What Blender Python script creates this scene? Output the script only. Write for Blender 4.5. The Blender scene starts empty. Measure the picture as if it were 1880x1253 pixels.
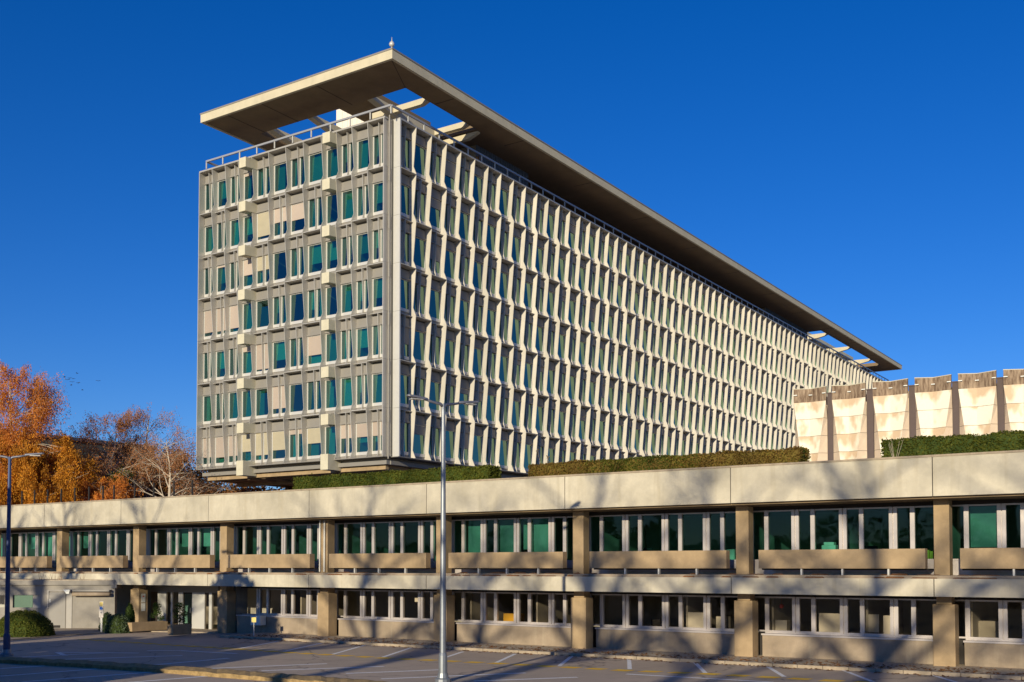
import bpy, math, random
from mathutils import Vector, Matrix
R=math.radians; sin=math.sin; cos=math.cos
random.seed(7)
scene=bpy.context.scene
col=scene.collection
TH=R(33.5)
# ---------------------------------------------------------------- helpers
class MB:
    def __init__(s): s.v=[]; s.f=[]; s.m=[]; s.mi=0; s.sm=False
    def quad(s,a,b,c,d):
        n=len(s.v); s.v+= [a,b,c,d]; s.f.append((n,n+1,n+2,n+3)); s.m.append(s.mi)
    def poly(s,pts):
        n=len(s.v); s.v+=pts; s.f.append(tuple(range(n,n+len(pts)))); s.m.append(s.mi)
    def box(s,x0,x1,y0,y1,z0,z1):
        if x0>x1:x0,x1=x1,x0
        if y0>y1:y0,y1=y1,y0
        if z0>z1:z0,z1=z1,z0
        n=len(s.v)
        s.v+=[(x0,y0,z0),(x1,y0,z0),(x1,y1,z0),(x0,y1,z0),(x0,y0,z1),(x1,y0,z1),(x1,y1,z1),(x0,y1,z1)]
        for q in ((0,3,2,1),(4,5,6,7),(0,1,5,4),(1,2,6,5),(2,3,7,6),(3,0,4,7)):
            s.f.append(tuple(n+i for i in q)); s.m.append(s.mi)
    def loft(s,rings,cap=True,closed=True):
        n=len(s.v);k=len(rings[0])
        for r in rings: s.v+=list(r)
        for i in range(len(rings)-1):
            for j in range(k if closed else k-1):
                a=n+i*k+j; b=n+i*k+(j+1)%k
                s.f.append((a,b,b+k,a+k)); s.m.append(s.mi)
        if cap:
            s.f.append(tuple(n+j for j in reversed(range(k)))); s.m.append(s.mi)
            m=n+(len(rings)-1)*k
            s.f.append(tuple(m+j for j in range(k))); s.m.append(s.mi)
    def tube(s,p0,p1,r0,r1=None,k=8,cap=True):
        r1=r0 if r1 is None else r1
        p0=Vector(p0);p1=Vector(p1);d=(p1-p0)
        if d.length<1e-6: return
        d.normalize(); u=d.orthogonal().normalized(); w=d.cross(u)
        s.loft([[tuple(p+(u*cos(2*math.pi*j/k)+w*sin(2*math.pi*j/k))*r) for j in range(k)] for p,r in((p0,r0),(p1,r1))],cap)
    def path(s,pts,rad,k=8):
        rings=[]
        for i,p in enumerate(pts):
            p=Vector(p); a=Vector(pts[max(0,i-1)]); b=Vector(pts[min(len(pts)-1,i+1)])
            d=(b-a).normalized(); u=d.cross(Vector((0.13,.97,.2))).normalized(); w=d.cross(u)
            r=rad[i] if isinstance(rad,(list,tuple)) else rad
            rings.append([tuple(p+(u*cos(2*math.pi*j/k)+w*sin(2*math.pi*j/k))*r) for j in range(k)])
        s.loft(rings)
    def build(s,name,mats,parent=None,smooth=False,bevel=0):
        me=bpy.data.meshes.new(name)
        me.from_pydata(s.v,[],s.f)
        if not isinstance(mats,(list,tuple)): mats=[mats]
        for m in mats: me.materials.append(m)
        if len(mats)>1: me.polygons.foreach_set('material_index',s.m)
        if smooth: me.polygons.foreach_set('use_smooth',[True]*len(me.polygons))
        me.update()
        o=bpy.data.objects.new(name,me); col.objects.link(o)
        if parent: o.parent=parent
        if bevel:
            b=o.modifiers.new('bevel','BEVEL'); b.width=bevel; b.segments=2; b.limit_method='ANGLE'
        return o
def tag(o,label=None,cat=None,group=None,kind=None):
    if label:o['label']=label
    if cat:o['category']=cat
    if group:o['group']=group
    if kind:o['kind']=kind
    return o
def empty(name,loc=(0,0,0),rz=0,label=None,cat=None,group=None):
    o=bpy.data.objects.new(name,None); col.objects.link(o); o.location=loc; o.rotation_euler=(0,0,rz)
    return tag(o,label,cat,group)
# ---- photo ray helper (only used to derive real world positions)
FP=1975.6; PT=.0359; YH=1040.24; HC=3.75; PY0=YH-FP*math.tan(PT); G=-.22
def ray(px,py):
    a=(px-940)/FP; b=(PY0-py)/FP
    Y=cos(PT)-b*sin(PT); Z=sin(PT)+b*cos(PT)
    return (a*cos(TH)-Y*sin(TH), a*sin(TH)+Y*cos(TH), Z)
def gnd(px,py,z=G):
    r=ray(px,py); t=(z-HC)/r[2]; return (r[0]*t,r[1]*t,z)
def camxy(px,D):
    a=(px-940)/FP; return (D*(a*cos(TH)-sin(TH)), D*(a*sin(TH)+cos(TH)))
def zat(py,D): return HC+(YH-py)*D/FP
# ---------------------------------------------------------------- materials
def newmat(name):
    m=bpy.data.materials.new(name); m.use_nodes=True; nt=m.node_tree
    return m,nt,nt.nodes['Principled BSDF'],nt.nodes['Material Output']
def N(nt,t,**k):
    n=nt.nodes.new(t)
    for a,b in k.items(): setattr(n,a,b)
    return n
def rgb(c): return (c[0],c[1],c[2],1)
def mix(nt,fac,a,b,mode='MIX'):
    n=N(nt,'ShaderNodeMix',data_type='RGBA',blend_type=mode)
    for s,v in ((0,fac),(6,a),(7,b)):
        if hasattr(v,'is_linked'): nt.links.new(v,n.inputs[s])
        else: n.inputs[s].default_value=v if s==0 else rgb(v)
    return n.outputs[2]
def noise(nt,scale,detail=6,vec=None,sc3=None,rough=.6):
    tc=N(nt,'ShaderNodeNewGeometry')
    v=tc.outputs['Position']
    if sc3:
        mp=N(nt,'ShaderNodeMapping'); mp.inputs['Scale'].default_value=sc3; nt.links.new(v,mp.inputs['Vector']); v=mp.outputs[0]
    n=N(nt,'ShaderNodeTexNoise'); n.inputs['Scale'].default_value=scale; n.inputs['Detail'].default_value=detail; n.inputs['Roughness'].default_value=rough
    nt.links.new(v,n.inputs['Vector']); return n.outputs['Fac']
def ramp(nt,v,stops):
    r=N(nt,'ShaderNodeValToRGB'); nt.links.new(v,r.inputs[0]); e=r.color_ramp.elements
    while len(e)<len(stops): e.new(.5)
    for i,(p,c) in enumerate(stops):
        e[i].position=p; e[i].color=rgb(c) if isinstance(c,(tuple,list)) else (c,c,c,1)
    return r.outputs[0]
def bump(nt,b,h,strength=.3,dist=.02):
    n=N(nt,'ShaderNodeBump'); n.inputs['Strength'].default_value=strength; n.inputs['Distance'].default_value=dist
    nt.links.new(h,n.inputs['Height']); nt.links.new(n.outputs[0],b.inputs['Normal'])
def concrete(name,c,var=.25,streak=.25,sc=1.2,rough=.85,stain=None,fine=18):
    m,nt,b,o=newmat(name)
    n1=noise(nt,sc,8); n2=noise(nt,1.0,5,sc3=(2.5,2.5,.22)); n3=noise(nt,fine,4)
    d=tuple(x*(1-var) for x in c); l=tuple(min(1,x*(1+var*.5)) for x in c)
    c1=mix(nt,ramp(nt,n1,[(.3,0),(.72,1)]),d,l)
    st=stain or tuple(x*.55 for x in c)
    f=N(nt,'ShaderNodeMath',operation='MULTIPLY'); nt.links.new(ramp(nt,n2,[(.52,0),(.75,1)]),f.inputs[0]); f.inputs[1].default_value=streak
    c2=mix(nt,f.outputs[0],c1,st)
    c3=mix(nt,ramp(nt,n3,[(.35,.0),(.65,.16)]),c2,tuple(x*.6 for x in c))
    nt.links.new(c3,b.inputs['Base Color']); b.inputs['Roughness'].default_value=rough
    b.inputs['Specular IOR Level'].default_value=.25
    bump(nt,b,n3,.25,.01)
    return m
def plain(name,c,rough=.6,metal=0,var=.08,sc=3,spec=.4):
    m,nt,b,o=newmat(name)
    n1=noise(nt,sc,5)
    nt.links.new(mix(nt,n1,tuple(x*(1-var*2) for x in c),tuple(min(1,x*(1+var)) for x in c)),b.inputs['Base Color'])
    b.inputs['Roughness'].default_value=rough; b.inputs['Metallic'].default_value=metal
    b.inputs['Specular IOR Level'].default_value=spec
    return m
def glass(name,tint,refl,base=.02,rough=.02,transp=True,dark=(.005,.02,.02)):
    m,nt,b,o=newmat(name); nt.nodes.remove(b)
    g=N(nt,'ShaderNodeBsdfGlossy'); g.inputs['Color'].default_value=rgb(refl); g.inputs['Roughness'].default_value=rough
    if transp: t=N(nt,'ShaderNodeBsdfTransparent'); t.inputs['Color'].default_value=rgb(tint)
    else: t=N(nt,'ShaderNodeBsdfDiffuse'); t.inputs['Color'].default_value=rgb(dark)
    fr=N(nt,'ShaderNodeFresnel'); fr.inputs['IOR'].default_value=1.5
    ad=N(nt,'ShaderNodeMath',operation='ADD'); ad.use_clamp=True; nt.links.new(fr.outputs[0],ad.inputs[0]); ad.inputs[1].default_value=base
    ms=N(nt,'ShaderNodeMixShader'); nt.links.new(ad.outputs[0],ms.inputs[0]); nt.links.new(t.outputs[0],ms.inputs[1]); nt.links.new(g.outputs[0],ms.inputs[2])
    nn=noise(nt,1.3,1); bp=N(nt,'ShaderNodeBump'); bp.inputs['Strength'].default_value=.04; bp.inputs['Distance'].default_value=.05
    nt.links.new(nn,bp.inputs['Height']); nt.links.new(bp.outputs[0],g.inputs['Normal'])
    nt.links.new(ms.outputs[0],o.inputs[0]); return m
def foliage(name,cols,trans=.25):
    m,nt,b,o=newmat(name)
    g=N(nt,'ShaderNodeNewGeometry')
    k=len(cols); c=ramp(nt,g.outputs['Random Per Island'],[(i/(k-1),x) for i,x in enumerate(cols)])
    n1=noise(nt,.9,3); c=mix(nt,ramp(nt,n1,[(.3,0),(.7,1)]),c,cols[0])
    nt.links.new(c,b.inputs['Base Color']); b.inputs['Roughness'].default_value=.7; b.inputs['Specular IOR Level'].default_value=.2
    t=N(nt,'ShaderNodeBsdfTranslucent'); nt.links.new(c,t.inputs[0])
    ms=N(nt,'ShaderNodeMixShader'); ms.inputs[0].default_value=trans; nt.links.new(b.outputs[0],ms.inputs[1]); nt.links.new(t.outputs[0],ms.inputs[2]); nt.links.new(ms.outputs[0],o.inputs[0])
    return m
M={}
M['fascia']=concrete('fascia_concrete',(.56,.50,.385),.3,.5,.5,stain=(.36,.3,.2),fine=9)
M['tan']=concrete('tan_concrete',(.40,.285,.165),.25,.22,1.5)
M['base']=concrete('base_concrete',(.36,.28,.20),.3,.4,1.1,stain=(.5,.42,.3))
M['cream']=concrete('cream_concrete',(.62,.57,.43),.12,.15,1.5)
M['canopy']=concrete('canopy_concrete',(.60,.53,.38),.12,.18,.8)
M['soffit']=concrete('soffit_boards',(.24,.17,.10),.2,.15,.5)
M['fin']=plain('fin_metal',(.52,.49,.44),.4,.25,.05,1.5,.5)
M['finlong']=concrete('fin_stone_long',(.58,.535,.46),.12,.22,.8,rough=.6)
M['panelgrey']=plain('spandrel_grey',(.27,.25,.225),.6,.1,.08,1)
M['frame']=plain('frame_pale',(.60,.58,.54),.4,.2,.05,2)
M['darkgap']=plain('dark_gap',(.03,.025,.022),.8)
M['blind']=plain('roller_blind',(.44,.36,.30),.8,0,.06,1.2)
M['blind2']=plain('roller_blind_cream',(.43,.38,.27),.8,0,.1,1.0)
M['inblind']=plain('curtain_pale',(.42,.46,.42),.8,0,.1,1.5)
M['steel']=plain('rail_steel',(.44,.44,.46),.4,.4,.04,2)
M['galv']=plain('galvanised',(.26,.28,.31),.45,.5,.15,6)
M['lampdark']=plain('lamp_grey',(.22,.22,.25),.45,.4,.1,5)
M['clad']=plain('ribbed_cladding',(.12,.17,.27),.6,.2,.3,3)
M['whitewall']=concrete('white_core',(.85,.76,.64),.08,.2,1.0)
M['panelpale']=plain('panel_pale',(.40,.37,.33),.7); M['under']=plain('underside_tan_bounce',(.45,.31,.17),.8,0,.15,1)  # underside tan is lifted to stand in for bounced light
M['mull']=plain('mullion_alu',(.56,.50,.47),.35,.3,.06,4)
M['interior']=plain('interior_wall',(.48,.47,.42),.8,0,.1,1)
M['interiorceil']=plain('interior_ceiling',(.16,.15,.13),.9)
M['interiorfloor']=plain('interior_floor',(.10,.08,.06),.8)
M['glassup']=glass('glass_green',(.30,.62,.54),(.5,.65,.65),.0)
M['glasslow']=glass('glass_clear',(.80,.74,.66),(.5,.5,.5),.0)
M['glasstow']=glass('glass_tower_short',(.13,.48,.42),(.42,.76,.72),.17)
M['glasslong']=glass('glass_tower_long',(.02,.1,.08),(.46,.72,.56),.24,transp=False,dark=(.004,.012,.016))
M['wingwall']=concrete('wing_render',(.31,.28,.24),.2,.35,1.2)
M['yellow']=None
def paint(name,c):
    m,nt,b,o=newmat(name); n=noise(nt,14,6)
    f=ramp(nt,n,[(.33,.25),(.46,1)])
    nt.links.new(mix(nt,f,(.38,.30,.23),c),b.inputs['Base Color']); b.inputs['Roughness'].default_value=.8; return m
M['white']=paint('white_paint',(.80,.79,.77)); M['yellow']=paint('yellow_paint',(.82,.50,.015))
def asphalt():
    m,nt,b,o=newmat('asphalt'); n1=noise(nt,.25,6); n2=noise(nt,60,3); n3=noise(nt,1.5,8)
    c=mix(nt,ramp(nt,n1,[(.35,0),(.65,1)]),(.36,.28,.205),(.44,.34,.255))
    c=mix(nt,ramp(nt,n3,[(.5,0),(.8,.6)]),c,(.24,.19,.15))
    c=mix(nt,ramp(nt,n2,[(.4,0),(.7,.4)]),c,(.6,.5,.4))
    n5=noise(nt,.55,2); c=mix(nt,ramp(nt,n5,[(.66,0),(.70,.35)]),c,(.22,.19,.16))
    v=N(nt,'ShaderNodeTexVoronoi',feature='DISTANCE_TO_EDGE'); v.inputs['Scale'].default_value=.16
    g=N(nt,'ShaderNodeNewGeometry'); nn=N(nt,'ShaderNodeTexNoise'); nn.inputs['Scale'].default_value=1.2; nt.links.new(g.outputs['Position'],nn.inputs['Vector'])
    vm=N(nt,'ShaderNodeVectorMath',operation='ADD'); nt.links.new(g.outputs['Position'],vm.inputs[0]); nt.links.new(nn.outputs['Color'],vm.inputs[1]); nt.links.new(vm.outputs[0],v.inputs['Vector'])
    c=mix(nt,ramp(nt,v.outputs['Distance'],[(.0,.85),(.01,0)]),c,(.12,.1,.09))
    nt.links.new(c,b.inputs['Base Color']); b.inputs['Roughness'].default_value=.75; bump(nt,b,n2,.4,.01); return m
M['asphalt']=asphalt()
M['gravel']=concrete('gravel_litter',(.52,.42,.30),.5,.1,9,fine=40)
M['kerb']=concrete('kerb_stone',(.40,.32,.23),.3,.2,3)
M['poleshade']=plain('galv_in_shade',(.05,.07,.16),.5,.3,.1,5); M['islandm']=concrete('island_earth',(.38,.26,.12),.5,.1,5,fine=30)
M['bark']=plain('bark_pale',(.60,.50,.38),.8,0,.3,6); M['barkd']=plain('bark_dark',(.10,.075,.06),.9,0,.3,6)
M['leaf_or']=foliage('leaf_orange',[(.40,.13,.03),(.80,.28,.04),(.90,.36,.05),(.55,.19,.05)],.35)
M['leaf_ye']=foliage('leaf_amber',[(.30,.13,.015),(.88,.36,.025),(.95,.42,.04),(.62,.23,.02)],.35)
M['leaf_ru']=foliage('leaf_rust',[(.28,.12,.05),(.58,.25,.10),(.66,.30,.12),(.38,.16,.07)],.3)
M['leaf_br']=foliage('leaf_brown',[(.20,.09,.03),(.45,.22,.05),(.36,.19,.06),(.18,.16,.05)],.3)
M['leaf_gr']=foliage('leaf_green',[(.025,.05,.008),(.06,.10,.015),(.10,.13,.02),(.04,.07,.01)],.25)
M['leaf_hedge']=foliage('leaf_hedge',[(.06,.075,.010),(.13,.145,.016),(.17,.165,.022),(.10,.105,.012)],.25)
M['leaf_hedger']=foliage('leaf_hedge_russet',[(.14,.085,.02),(.26,.15,.03),(.20,.17,.03),(.18,.09,.03)],.25)
M['leaf_silver']=foliage('leaf_silver',[(.07,.10,.05),(.16,.20,.11),(.10,.15,.07)],.2)
M['orangetwig']=plain('leaf_litter',(.33,.14,.05),.9,0,.5,20)
def vary(m,lo,hi):
    nt=m.node_tree; b=nt.nodes['Principled BSDF']; l=b.inputs['Base Color'].links[0].from_socket
    oi=N(nt,'ShaderNodeObjectInfo'); mr=N(nt,'ShaderNodeMapRange'); mr.inputs[3].default_value=lo; mr.inputs[4].default_value=hi
    nt.links.new(oi.outputs['Random'],mr.inputs[0])
    q=N(nt,'ShaderNodeVectorMath',operation='SCALE'); nt.links.new(l,q.inputs[0]); nt.links.new(mr.outputs[0],q.inputs['Scale']); nt.links.new(q.outputs[0],b.inputs['Base Color'])
vary(M['fin'],.9,1.1); vary(M['finlong'],.9,1.1); vary(M['blind'],.85,1.1); vary(M['inblind'],.6,1.35)
# ---------------------------------------------------------------- camera, light, sky
cd=bpy.data.cameras.new('camera'); cam=bpy.data.objects.new('camera',cd); col.objects.link(cam)
cam.location=(0,0,HC); cam.rotation_euler=(math.pi/2+PT,0,TH)
cd.sensor_width=36; cd.lens=36*FP/1880; cd.shift_y=(PY0-626.5)/1880; cd.clip_end=3000; cd.clip_start=.3
scene.camera=cam
EL=R(13.0); AZ=R(13.0)     # light travels along (-sin AZ, cos AZ)
sd=Vector((sin(AZ)*cos(EL),-cos(AZ)*cos(EL),sin(EL)))   # towards the sun
sl=bpy.data.lights.new('sun','SUN'); sl.energy=5.0; sl.angle=R(.6); sl.color=(1,.89,.65)
so=bpy.data.objects.new('sun',sl); col.objects.link(so); so.rotation_euler=sd.to_track_quat('Z','Y').to_euler(); so.location=sd*200
w=bpy.data.worlds.new('World'); scene.world=w; w.use_nodes=True; nt=w.node_tree
bg=nt.nodes['Background']; sky=N(nt,'ShaderNodeTexSky',sky_type='NISHITA'); sky.sun_disc=False
sky.sun_elevation=EL; sky.sun_rotation=math.atan2(sd.x,sd.y); sky.air_density=1.0; sky.dust_density=.1; sky.ozone_density=3.0; sky.altitude=400
hs=N(nt,'ShaderNodeHueSaturation'); hs.inputs['Saturation'].default_value=1.35; hs.inputs['Value'].default_value=1
nt.links.new(sky.outputs[0],hs.inputs['Color'])
nt.links.new(mix(nt,1.0,hs.outputs[0],(.62,.78,1.27),'MULTIPLY'),bg.inputs['Color']); bg.inputs['Strength'].default_value=.098
vs=scene.view_settings; vs.view_transform='Standard'; vs.look='None'; vs.exposure=0; vs.gamma=1
scene.render.engine='CYCLES'

# ---------------------------------------------------------------- ground
g=MB(); g.quad((-700,-400,G),(500,-400,G),(500,900,G),(-700,900,G)); tag(g.build('parking_lot_ground',M['asphalt']),kind='structure')
gs=MB(); gs.quad((-47,41.6,G+.10),(12,41.6,G+.10),(12,45.6,G+.12),(-47,45.6,G+.12)); gs.quad((-47,41.6,G),(12,41.6,G),(12,41.6,G+.1),(-47,41.6,G+.1))
tag(gs.build('gravel_strip',M['gravel']),kind='structure')
kb=MB(); x=-47.0
while x<12: kb.box(x,x+.985,41.35,41.6,G-.1,G+.13); x+=1
tag(kb.build('kerb',M['kerb'],bevel=.02),kind='structure')
# white bay lines and yellow dashes
def strip(mb,p,q,wd,z):
    p=Vector(p[:2]);q=Vector(q[:2]);d=(q-p).normalized();n=Vector((-d.y,d.x))*wd/2
    mb.quad((p.x-n.x,p.y-n.y,z),(q.x-n.x,q.y-n.y,z),(q.x+n.x,q.y+n.y,z),(p.x+n.x,p.y+n.y,z))
ml=MB()
for a,b,c,d in [(754,1190,703,1207),(850,1197,810,1210),(946,1201,911,1217),(1050,1205,1027,1223),(1155,1210,1156,1229),(1275,1216,1295,1236),(1402,1220,1440,1243),(1538,1227,1605,1253),(1685,1232,1780,1260),(1845,1240,1960,1270),(673,1184,610,1202),(595,1180,522,1196),(520,1176,440,1191)]:
    strip(ml,gnd(a,b),gnd(c,d),.17,G+.004)
for a,b,c,d in [(480,1232,705,1224),(635,1237,815,1230),(700,1247,965,1236),(870,1251,1060,1244),(1150,1238,1420,1253),(380,1228,600,1219),(285,1221,420,1209),(120,1211,335,1204),(40,1207,195,1199),(105,1198,255,1199.5),(105,1198,120,1204),(270,1195,330,1195),(330,1195,435,1200.5),
    (0,1228,82,1223),(0,1242,178,1228.5),(40,1252.5,278,1234.5),(235,1253.5,388,1241.5),(450,1256,540,1248)]:
    strip(ml,gnd(a,b),gnd(c,d),.24,G+.005)
tag(ml.build('white_parking_lines',M['white']),kind='structure')
my=MB()
pts=[gnd(150,1174),gnd(300,1184),gnd(420,1191),gnd(520,1198),gnd(703,1208.5),gnd(911,1218.5),gnd(1156,1232),gnd(1295,1237.5),gnd(1440,1245.5),gnd(1600,1254),gnd(1780,1263)]
pts=[(p[0],p[1]) for p in pts]
acc=0
for i in range(len(pts)-1):
    p=Vector(pts[i]);q=Vector(pts[i+1]);L=(q-p).length;d=(q-p)/L
    s=-acc
    while s<L:
        a=max(s,0);b=min(s+.72,L)
        if b>a+.05:
            A=p+d*a;B=p+d*b
            my.quad((A.x-.04,A.y-.30,G+.006),(B.x-.04,B.y-.30,G+.006),(B.x+.04,B.y+.30,G+.006),(A.x+.04,A.y+.30,G+.006))
        s+=1.12
    acc=(L+acc)%1.12
tag(my.build('yellow_dashed_line',M['yellow']),kind='structure')
# raised island with stone edging
il=MB(); back=[gnd(-60,1208),gnd(0,1212),gnd(150,1219),gnd(300,1228),gnd(450,1239),gnd(600,1250),gnd(800,1268)]
front=[gnd(-60,1213),gnd(0,1218),gnd(150,1226),gnd(300,1236),gnd(450,1248),gnd(600,1260),gnd(800,1278)]
random.seed(3)
ni=90
def lerpl(L,t):
    t*=len(L)-1;i=min(int(t),len(L)-2);f=t-i;a,b=L[i],L[i+1];return (a[0]+(b[0]-a[0])*f,a[1]+(b[1]-a[1])*f)
rings=[]
for i in range(ni+1):
    t=i/ni;b=lerpl(back,t);f=lerpl(front,t);h=.14+random.random()*.05
    m=((b[0]+f[0])/2,(b[1]+f[1])/2)
    rings.append([(f[0],f[1],G-.05),(f[0],f[1],G+h*.85),(m[0],m[1],G+h+.04),(b[0],b[1],G+h*.85),(b[0],b[1],G-.05)])
il.loft(rings); tag(il.build('traffic_island',M['islandm']),kind='structure')

# ---------------------------------------------------------------- tower
TX=-55.24; TY=66.05; WX=-55.95; WY=66.82     # fin tip planes / wall planes
Z0=12.62; SH=27.577/7; NS=7; ZT=Z0+SH*NS
tower=empty('office_tower',(0,0,0),0,'tall pale office tower with zigzag vertical fins and a floating flat roof canopy','office building')
xs=[-56.22,-57.95,-59.67,-61.4,-63.13,-65.23,-67.33,-69.43,-71.53,-73.26,-74.98,-76.72,-78.42][::-1]
YF=220.5; NL=72
def finrings(D,Dm,tf,tb,nst=NS,z0=Z0):
    out=[]
    for k in range(nst):
        z=z0+k*SH
        out+= [(z+.015,D,tf,tb),(z+.17*SH,Dm,tf*.8,tb*.75),(z+.6*SH,Dm+(D-Dm)*.52,tf,tb),(z+SH-.015,D,tf,tb)]
        if k<nst-1: out+= [(z+SH-.012,D-.03,tf*.6,tb),(z+SH+.012,D-.03,tf*.6,tb)]
    return out
def fin_short(xc,D=.77,Dm=.46,tf=.05,tb=.11,segs=None):
    mb=MB(); mb.loft([[(xc-a/2,WY-d,z),(xc+a/2,WY-d,z),(xc+b/2,WY,z),(xc-b/2,WY,z)] for z,d,a,b in (segs or finrings(D,Dm,tf,tb))]); return mb
def fin_long(yc,D=.71,Dm=.41,tf=.06,tb=.16,segs=None,mb=None):
    mb=mb or MB(); mb.loft([[(WX,yc-b/2,z),(WX+d,yc-a/2,z),(WX+d,yc+a/2,z),(WX,yc+b/2,z)] for z,d,a,b in (segs or finrings(D,Dm,tf,tb))]); return mb
for i,x in enumerate(xs):
    if i in(0,12):
        mb=MB(); s=1 if i==12 else -1
        for k in range(NS): mb.box(x-.035,x+.035,TY,WY,Z0+k*SH+.01,Z0+(k+1)*SH-.01)
        if i==12:
            for k in range(NS): mb.box(x+.035,-55.98,WY-.1,WY,Z0+k*SH+.01,Z0+(k+1)*SH-.01)
    else: mb=fin_short(x)
    mb.build('fin',M['fin'],tower)
ylong=[69.11+2.1*n for n in range(NL)]
for y in ylong: fin_long(y).build('fin',M['finlong'],tower)
mb=MB()
for k in range(NS): mb.box(WX+.02,TX,66.98,67.12,Z0+k*SH+.008,Z0+(k+1)*SH-.008)
mb.build('corner_panel',M['frame'],tower)
mb=MB(); mb.tube((-56.0,66.55,Z0-.2),(-56.0,66.55,ZT+.3),.06)
for k in range(NS): mb.tube((-56.0,66.55,Z0+k*SH+SH-1.2),(-56.0,66.55,Z0+(k+1)*SH-.1),.085)
mb.build('drainpipe',M['panelgrey'],tower)
# wall panels, hoods, windows
segpanel=[MB(),MB()]
def cell(panel,win,hood,inner,face,u0,u1,k,kind,br,glassmb=None):
    """face 'S': u=x, out=-y ; 'L': u=y, out=+x ; append geometry"""
    z=Z0+k*SH
    def bx(mb,a,b,d0,d1,z0,z1):
        if face=='S': mb.box(a,b,WY-d1,WY-d0,z0,z1)
        else: mb.box(WX+d0,WX+d1,a,b,z0,z1)
    a=u0+.06;b=u1-.06
    bx(getattr(panel,'low',panel),a,b,0,.05,z+.02,z+.27); bx(panel,a,b,0,.12,z+3.05,z+3.70); bx(panel,a,b,0,.22,z+2.92,z+3.05)
    # sill panel + frame
    bx(win,a,b,0,.10,z+.27,z+.53)
    if kind=='plain':
        bx(win,a,a+.09,0,.10,z+.53,z+2.92); bx(win,b-.09,b,0,.10,z+.53,z+2.92); bx(win,a+.09,b-.09,0,.09,z+2.86,z+2.92)
        gl=[(a+.09,b-.09)]
        bx(hood,u0+.03,u1-.03,0,.72,z+SH-.07,z+SH-.01)
    else:
        c=(u0+u1)/2
        for p,q in((a,c-.05),(c+.05,b)):
            bx(win,p,p+.08,0,.10,z+.53,z+2.92); bx(win,q-.08,q,0,.10,z+.53,z+2.92)
        gl=[(a+.08,c-.13),(c+.13,b-.08)]
        bx(hood,u0+.03,u1-.03,0,.40,z+SH-.09,z+SH-.05)
        segs=[(z+.02,.38,.045,.09),(z+.17*SH,.24,.035,.08),(z+.6*SH,.32,.045,.09),(z+SH-.09,.40,.045,.09)]
        if face=='S':
            inner.loft([[(c-p/2,WY-d,zz),(c+p/2,WY-d,zz),(c+q/2,WY,zz),(c-q/2,WY,zz)] for zz,d,p,q in segs])
        else: fin_long(c,segs=segs,mb=inner)
    return gl
def Q(face,a,b,d,z0,z1):
    if face=='S': return ((a,WY-d,z0),(b,WY-d,z0),(b,WY-d,z1),(a,WY-d,z1))
    return ((WX+d,a,z0),(WX+d,b,z0),(WX+d,b,z1),(WX+d,a,z1))
drops={(1,4):.93,(1,5):.55,(1,6):.62,(2,3):.62,(2,4):.55,(2,1):.08,(3,0):.9,(3,1):.92,(3,2):.9,(4,4):.97,(4,7):.72,(4,3):.2,(5,5):.85,(6,0):.78,(6,1):.82,(6,2):.8,(6,3):.68,(6,4):.86,(6,5):.72,(6,6):.18,(6,7):.58,(6,9):.5,(6,10):.5,(6,11):.5,(0,3):.12}
cream={(1,4),(6,3),(6,4),(6,5),(6,7),(2,4)}
panS=MB()
random.seed(11)
par={0:1,1:0,2:1,3:0,4:1,5:0,6:1,7:0,8:0,9:1,10:0,11:1}
for k in range(NS):
    row=NS-1-k
    for j in range(12):
        u0,u1=xs[j],xs[j+1]; br=j in(3,8)
        kind='plain' if br or (par[j]^(row&1))==0 else 'inner'
        win,hood,inner=MB(),MB(),MB()
        panS=MB(); panS.low=MB(); gl=cell(panS,win,hood,inner,'S',u0,u1,k,kind,br)
        z=Z0+k*SH
        wo=win.build('window',M['frame'],tower); panS.build('spandrel',M['panelgrey'],wo); panS.low.build('lower_panel',M['panelgrey'],wo)
        pm=MB(); bmb=MB(); ib=MB()
        r=random.random(); dr=drops.get((row,j),0)
        for a,b in gl:
            pm.quad(*Q('S',a,b,.03,z+.53,z+2.9))
            if dr: bmb.quad(*Q('S',a-.06,b+.06,.075,z+2.92-2.3*dr,z+2.92))
            # curtains or blinds hanging inside
            if r<.45: ib.quad(*Q('S',a,b,-.25,z+2.9-random.choice([1.55,2.35,1.3]),z+2.9))
            elif r<.8: 
                s=random.uniform(.25,.6)*(b-a); ib.quad(*Q('S',a,a+s,-.3,z+.53,z+2.9))
        pm.build('pane',M['glasstow'],wo)
        if dr: bmb.build('blind',M['blind2'] if (row,j) in cream else M['blind'],wo)
        if ib.v: ib.build('curtain',M['inblind'],wo)
        if row>0 and not br: hood.build('hood',M['fin'],tower)
        if inner.v: inner.build('mullion_fin',M['fin'],tower)
panL=MB(); restw=MB(); resth=MB(); resti=MB(); glL=MB(); nh=0; ni_=0; nwin=0
yb=[67.12]+ylong
lblind=MB()
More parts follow.
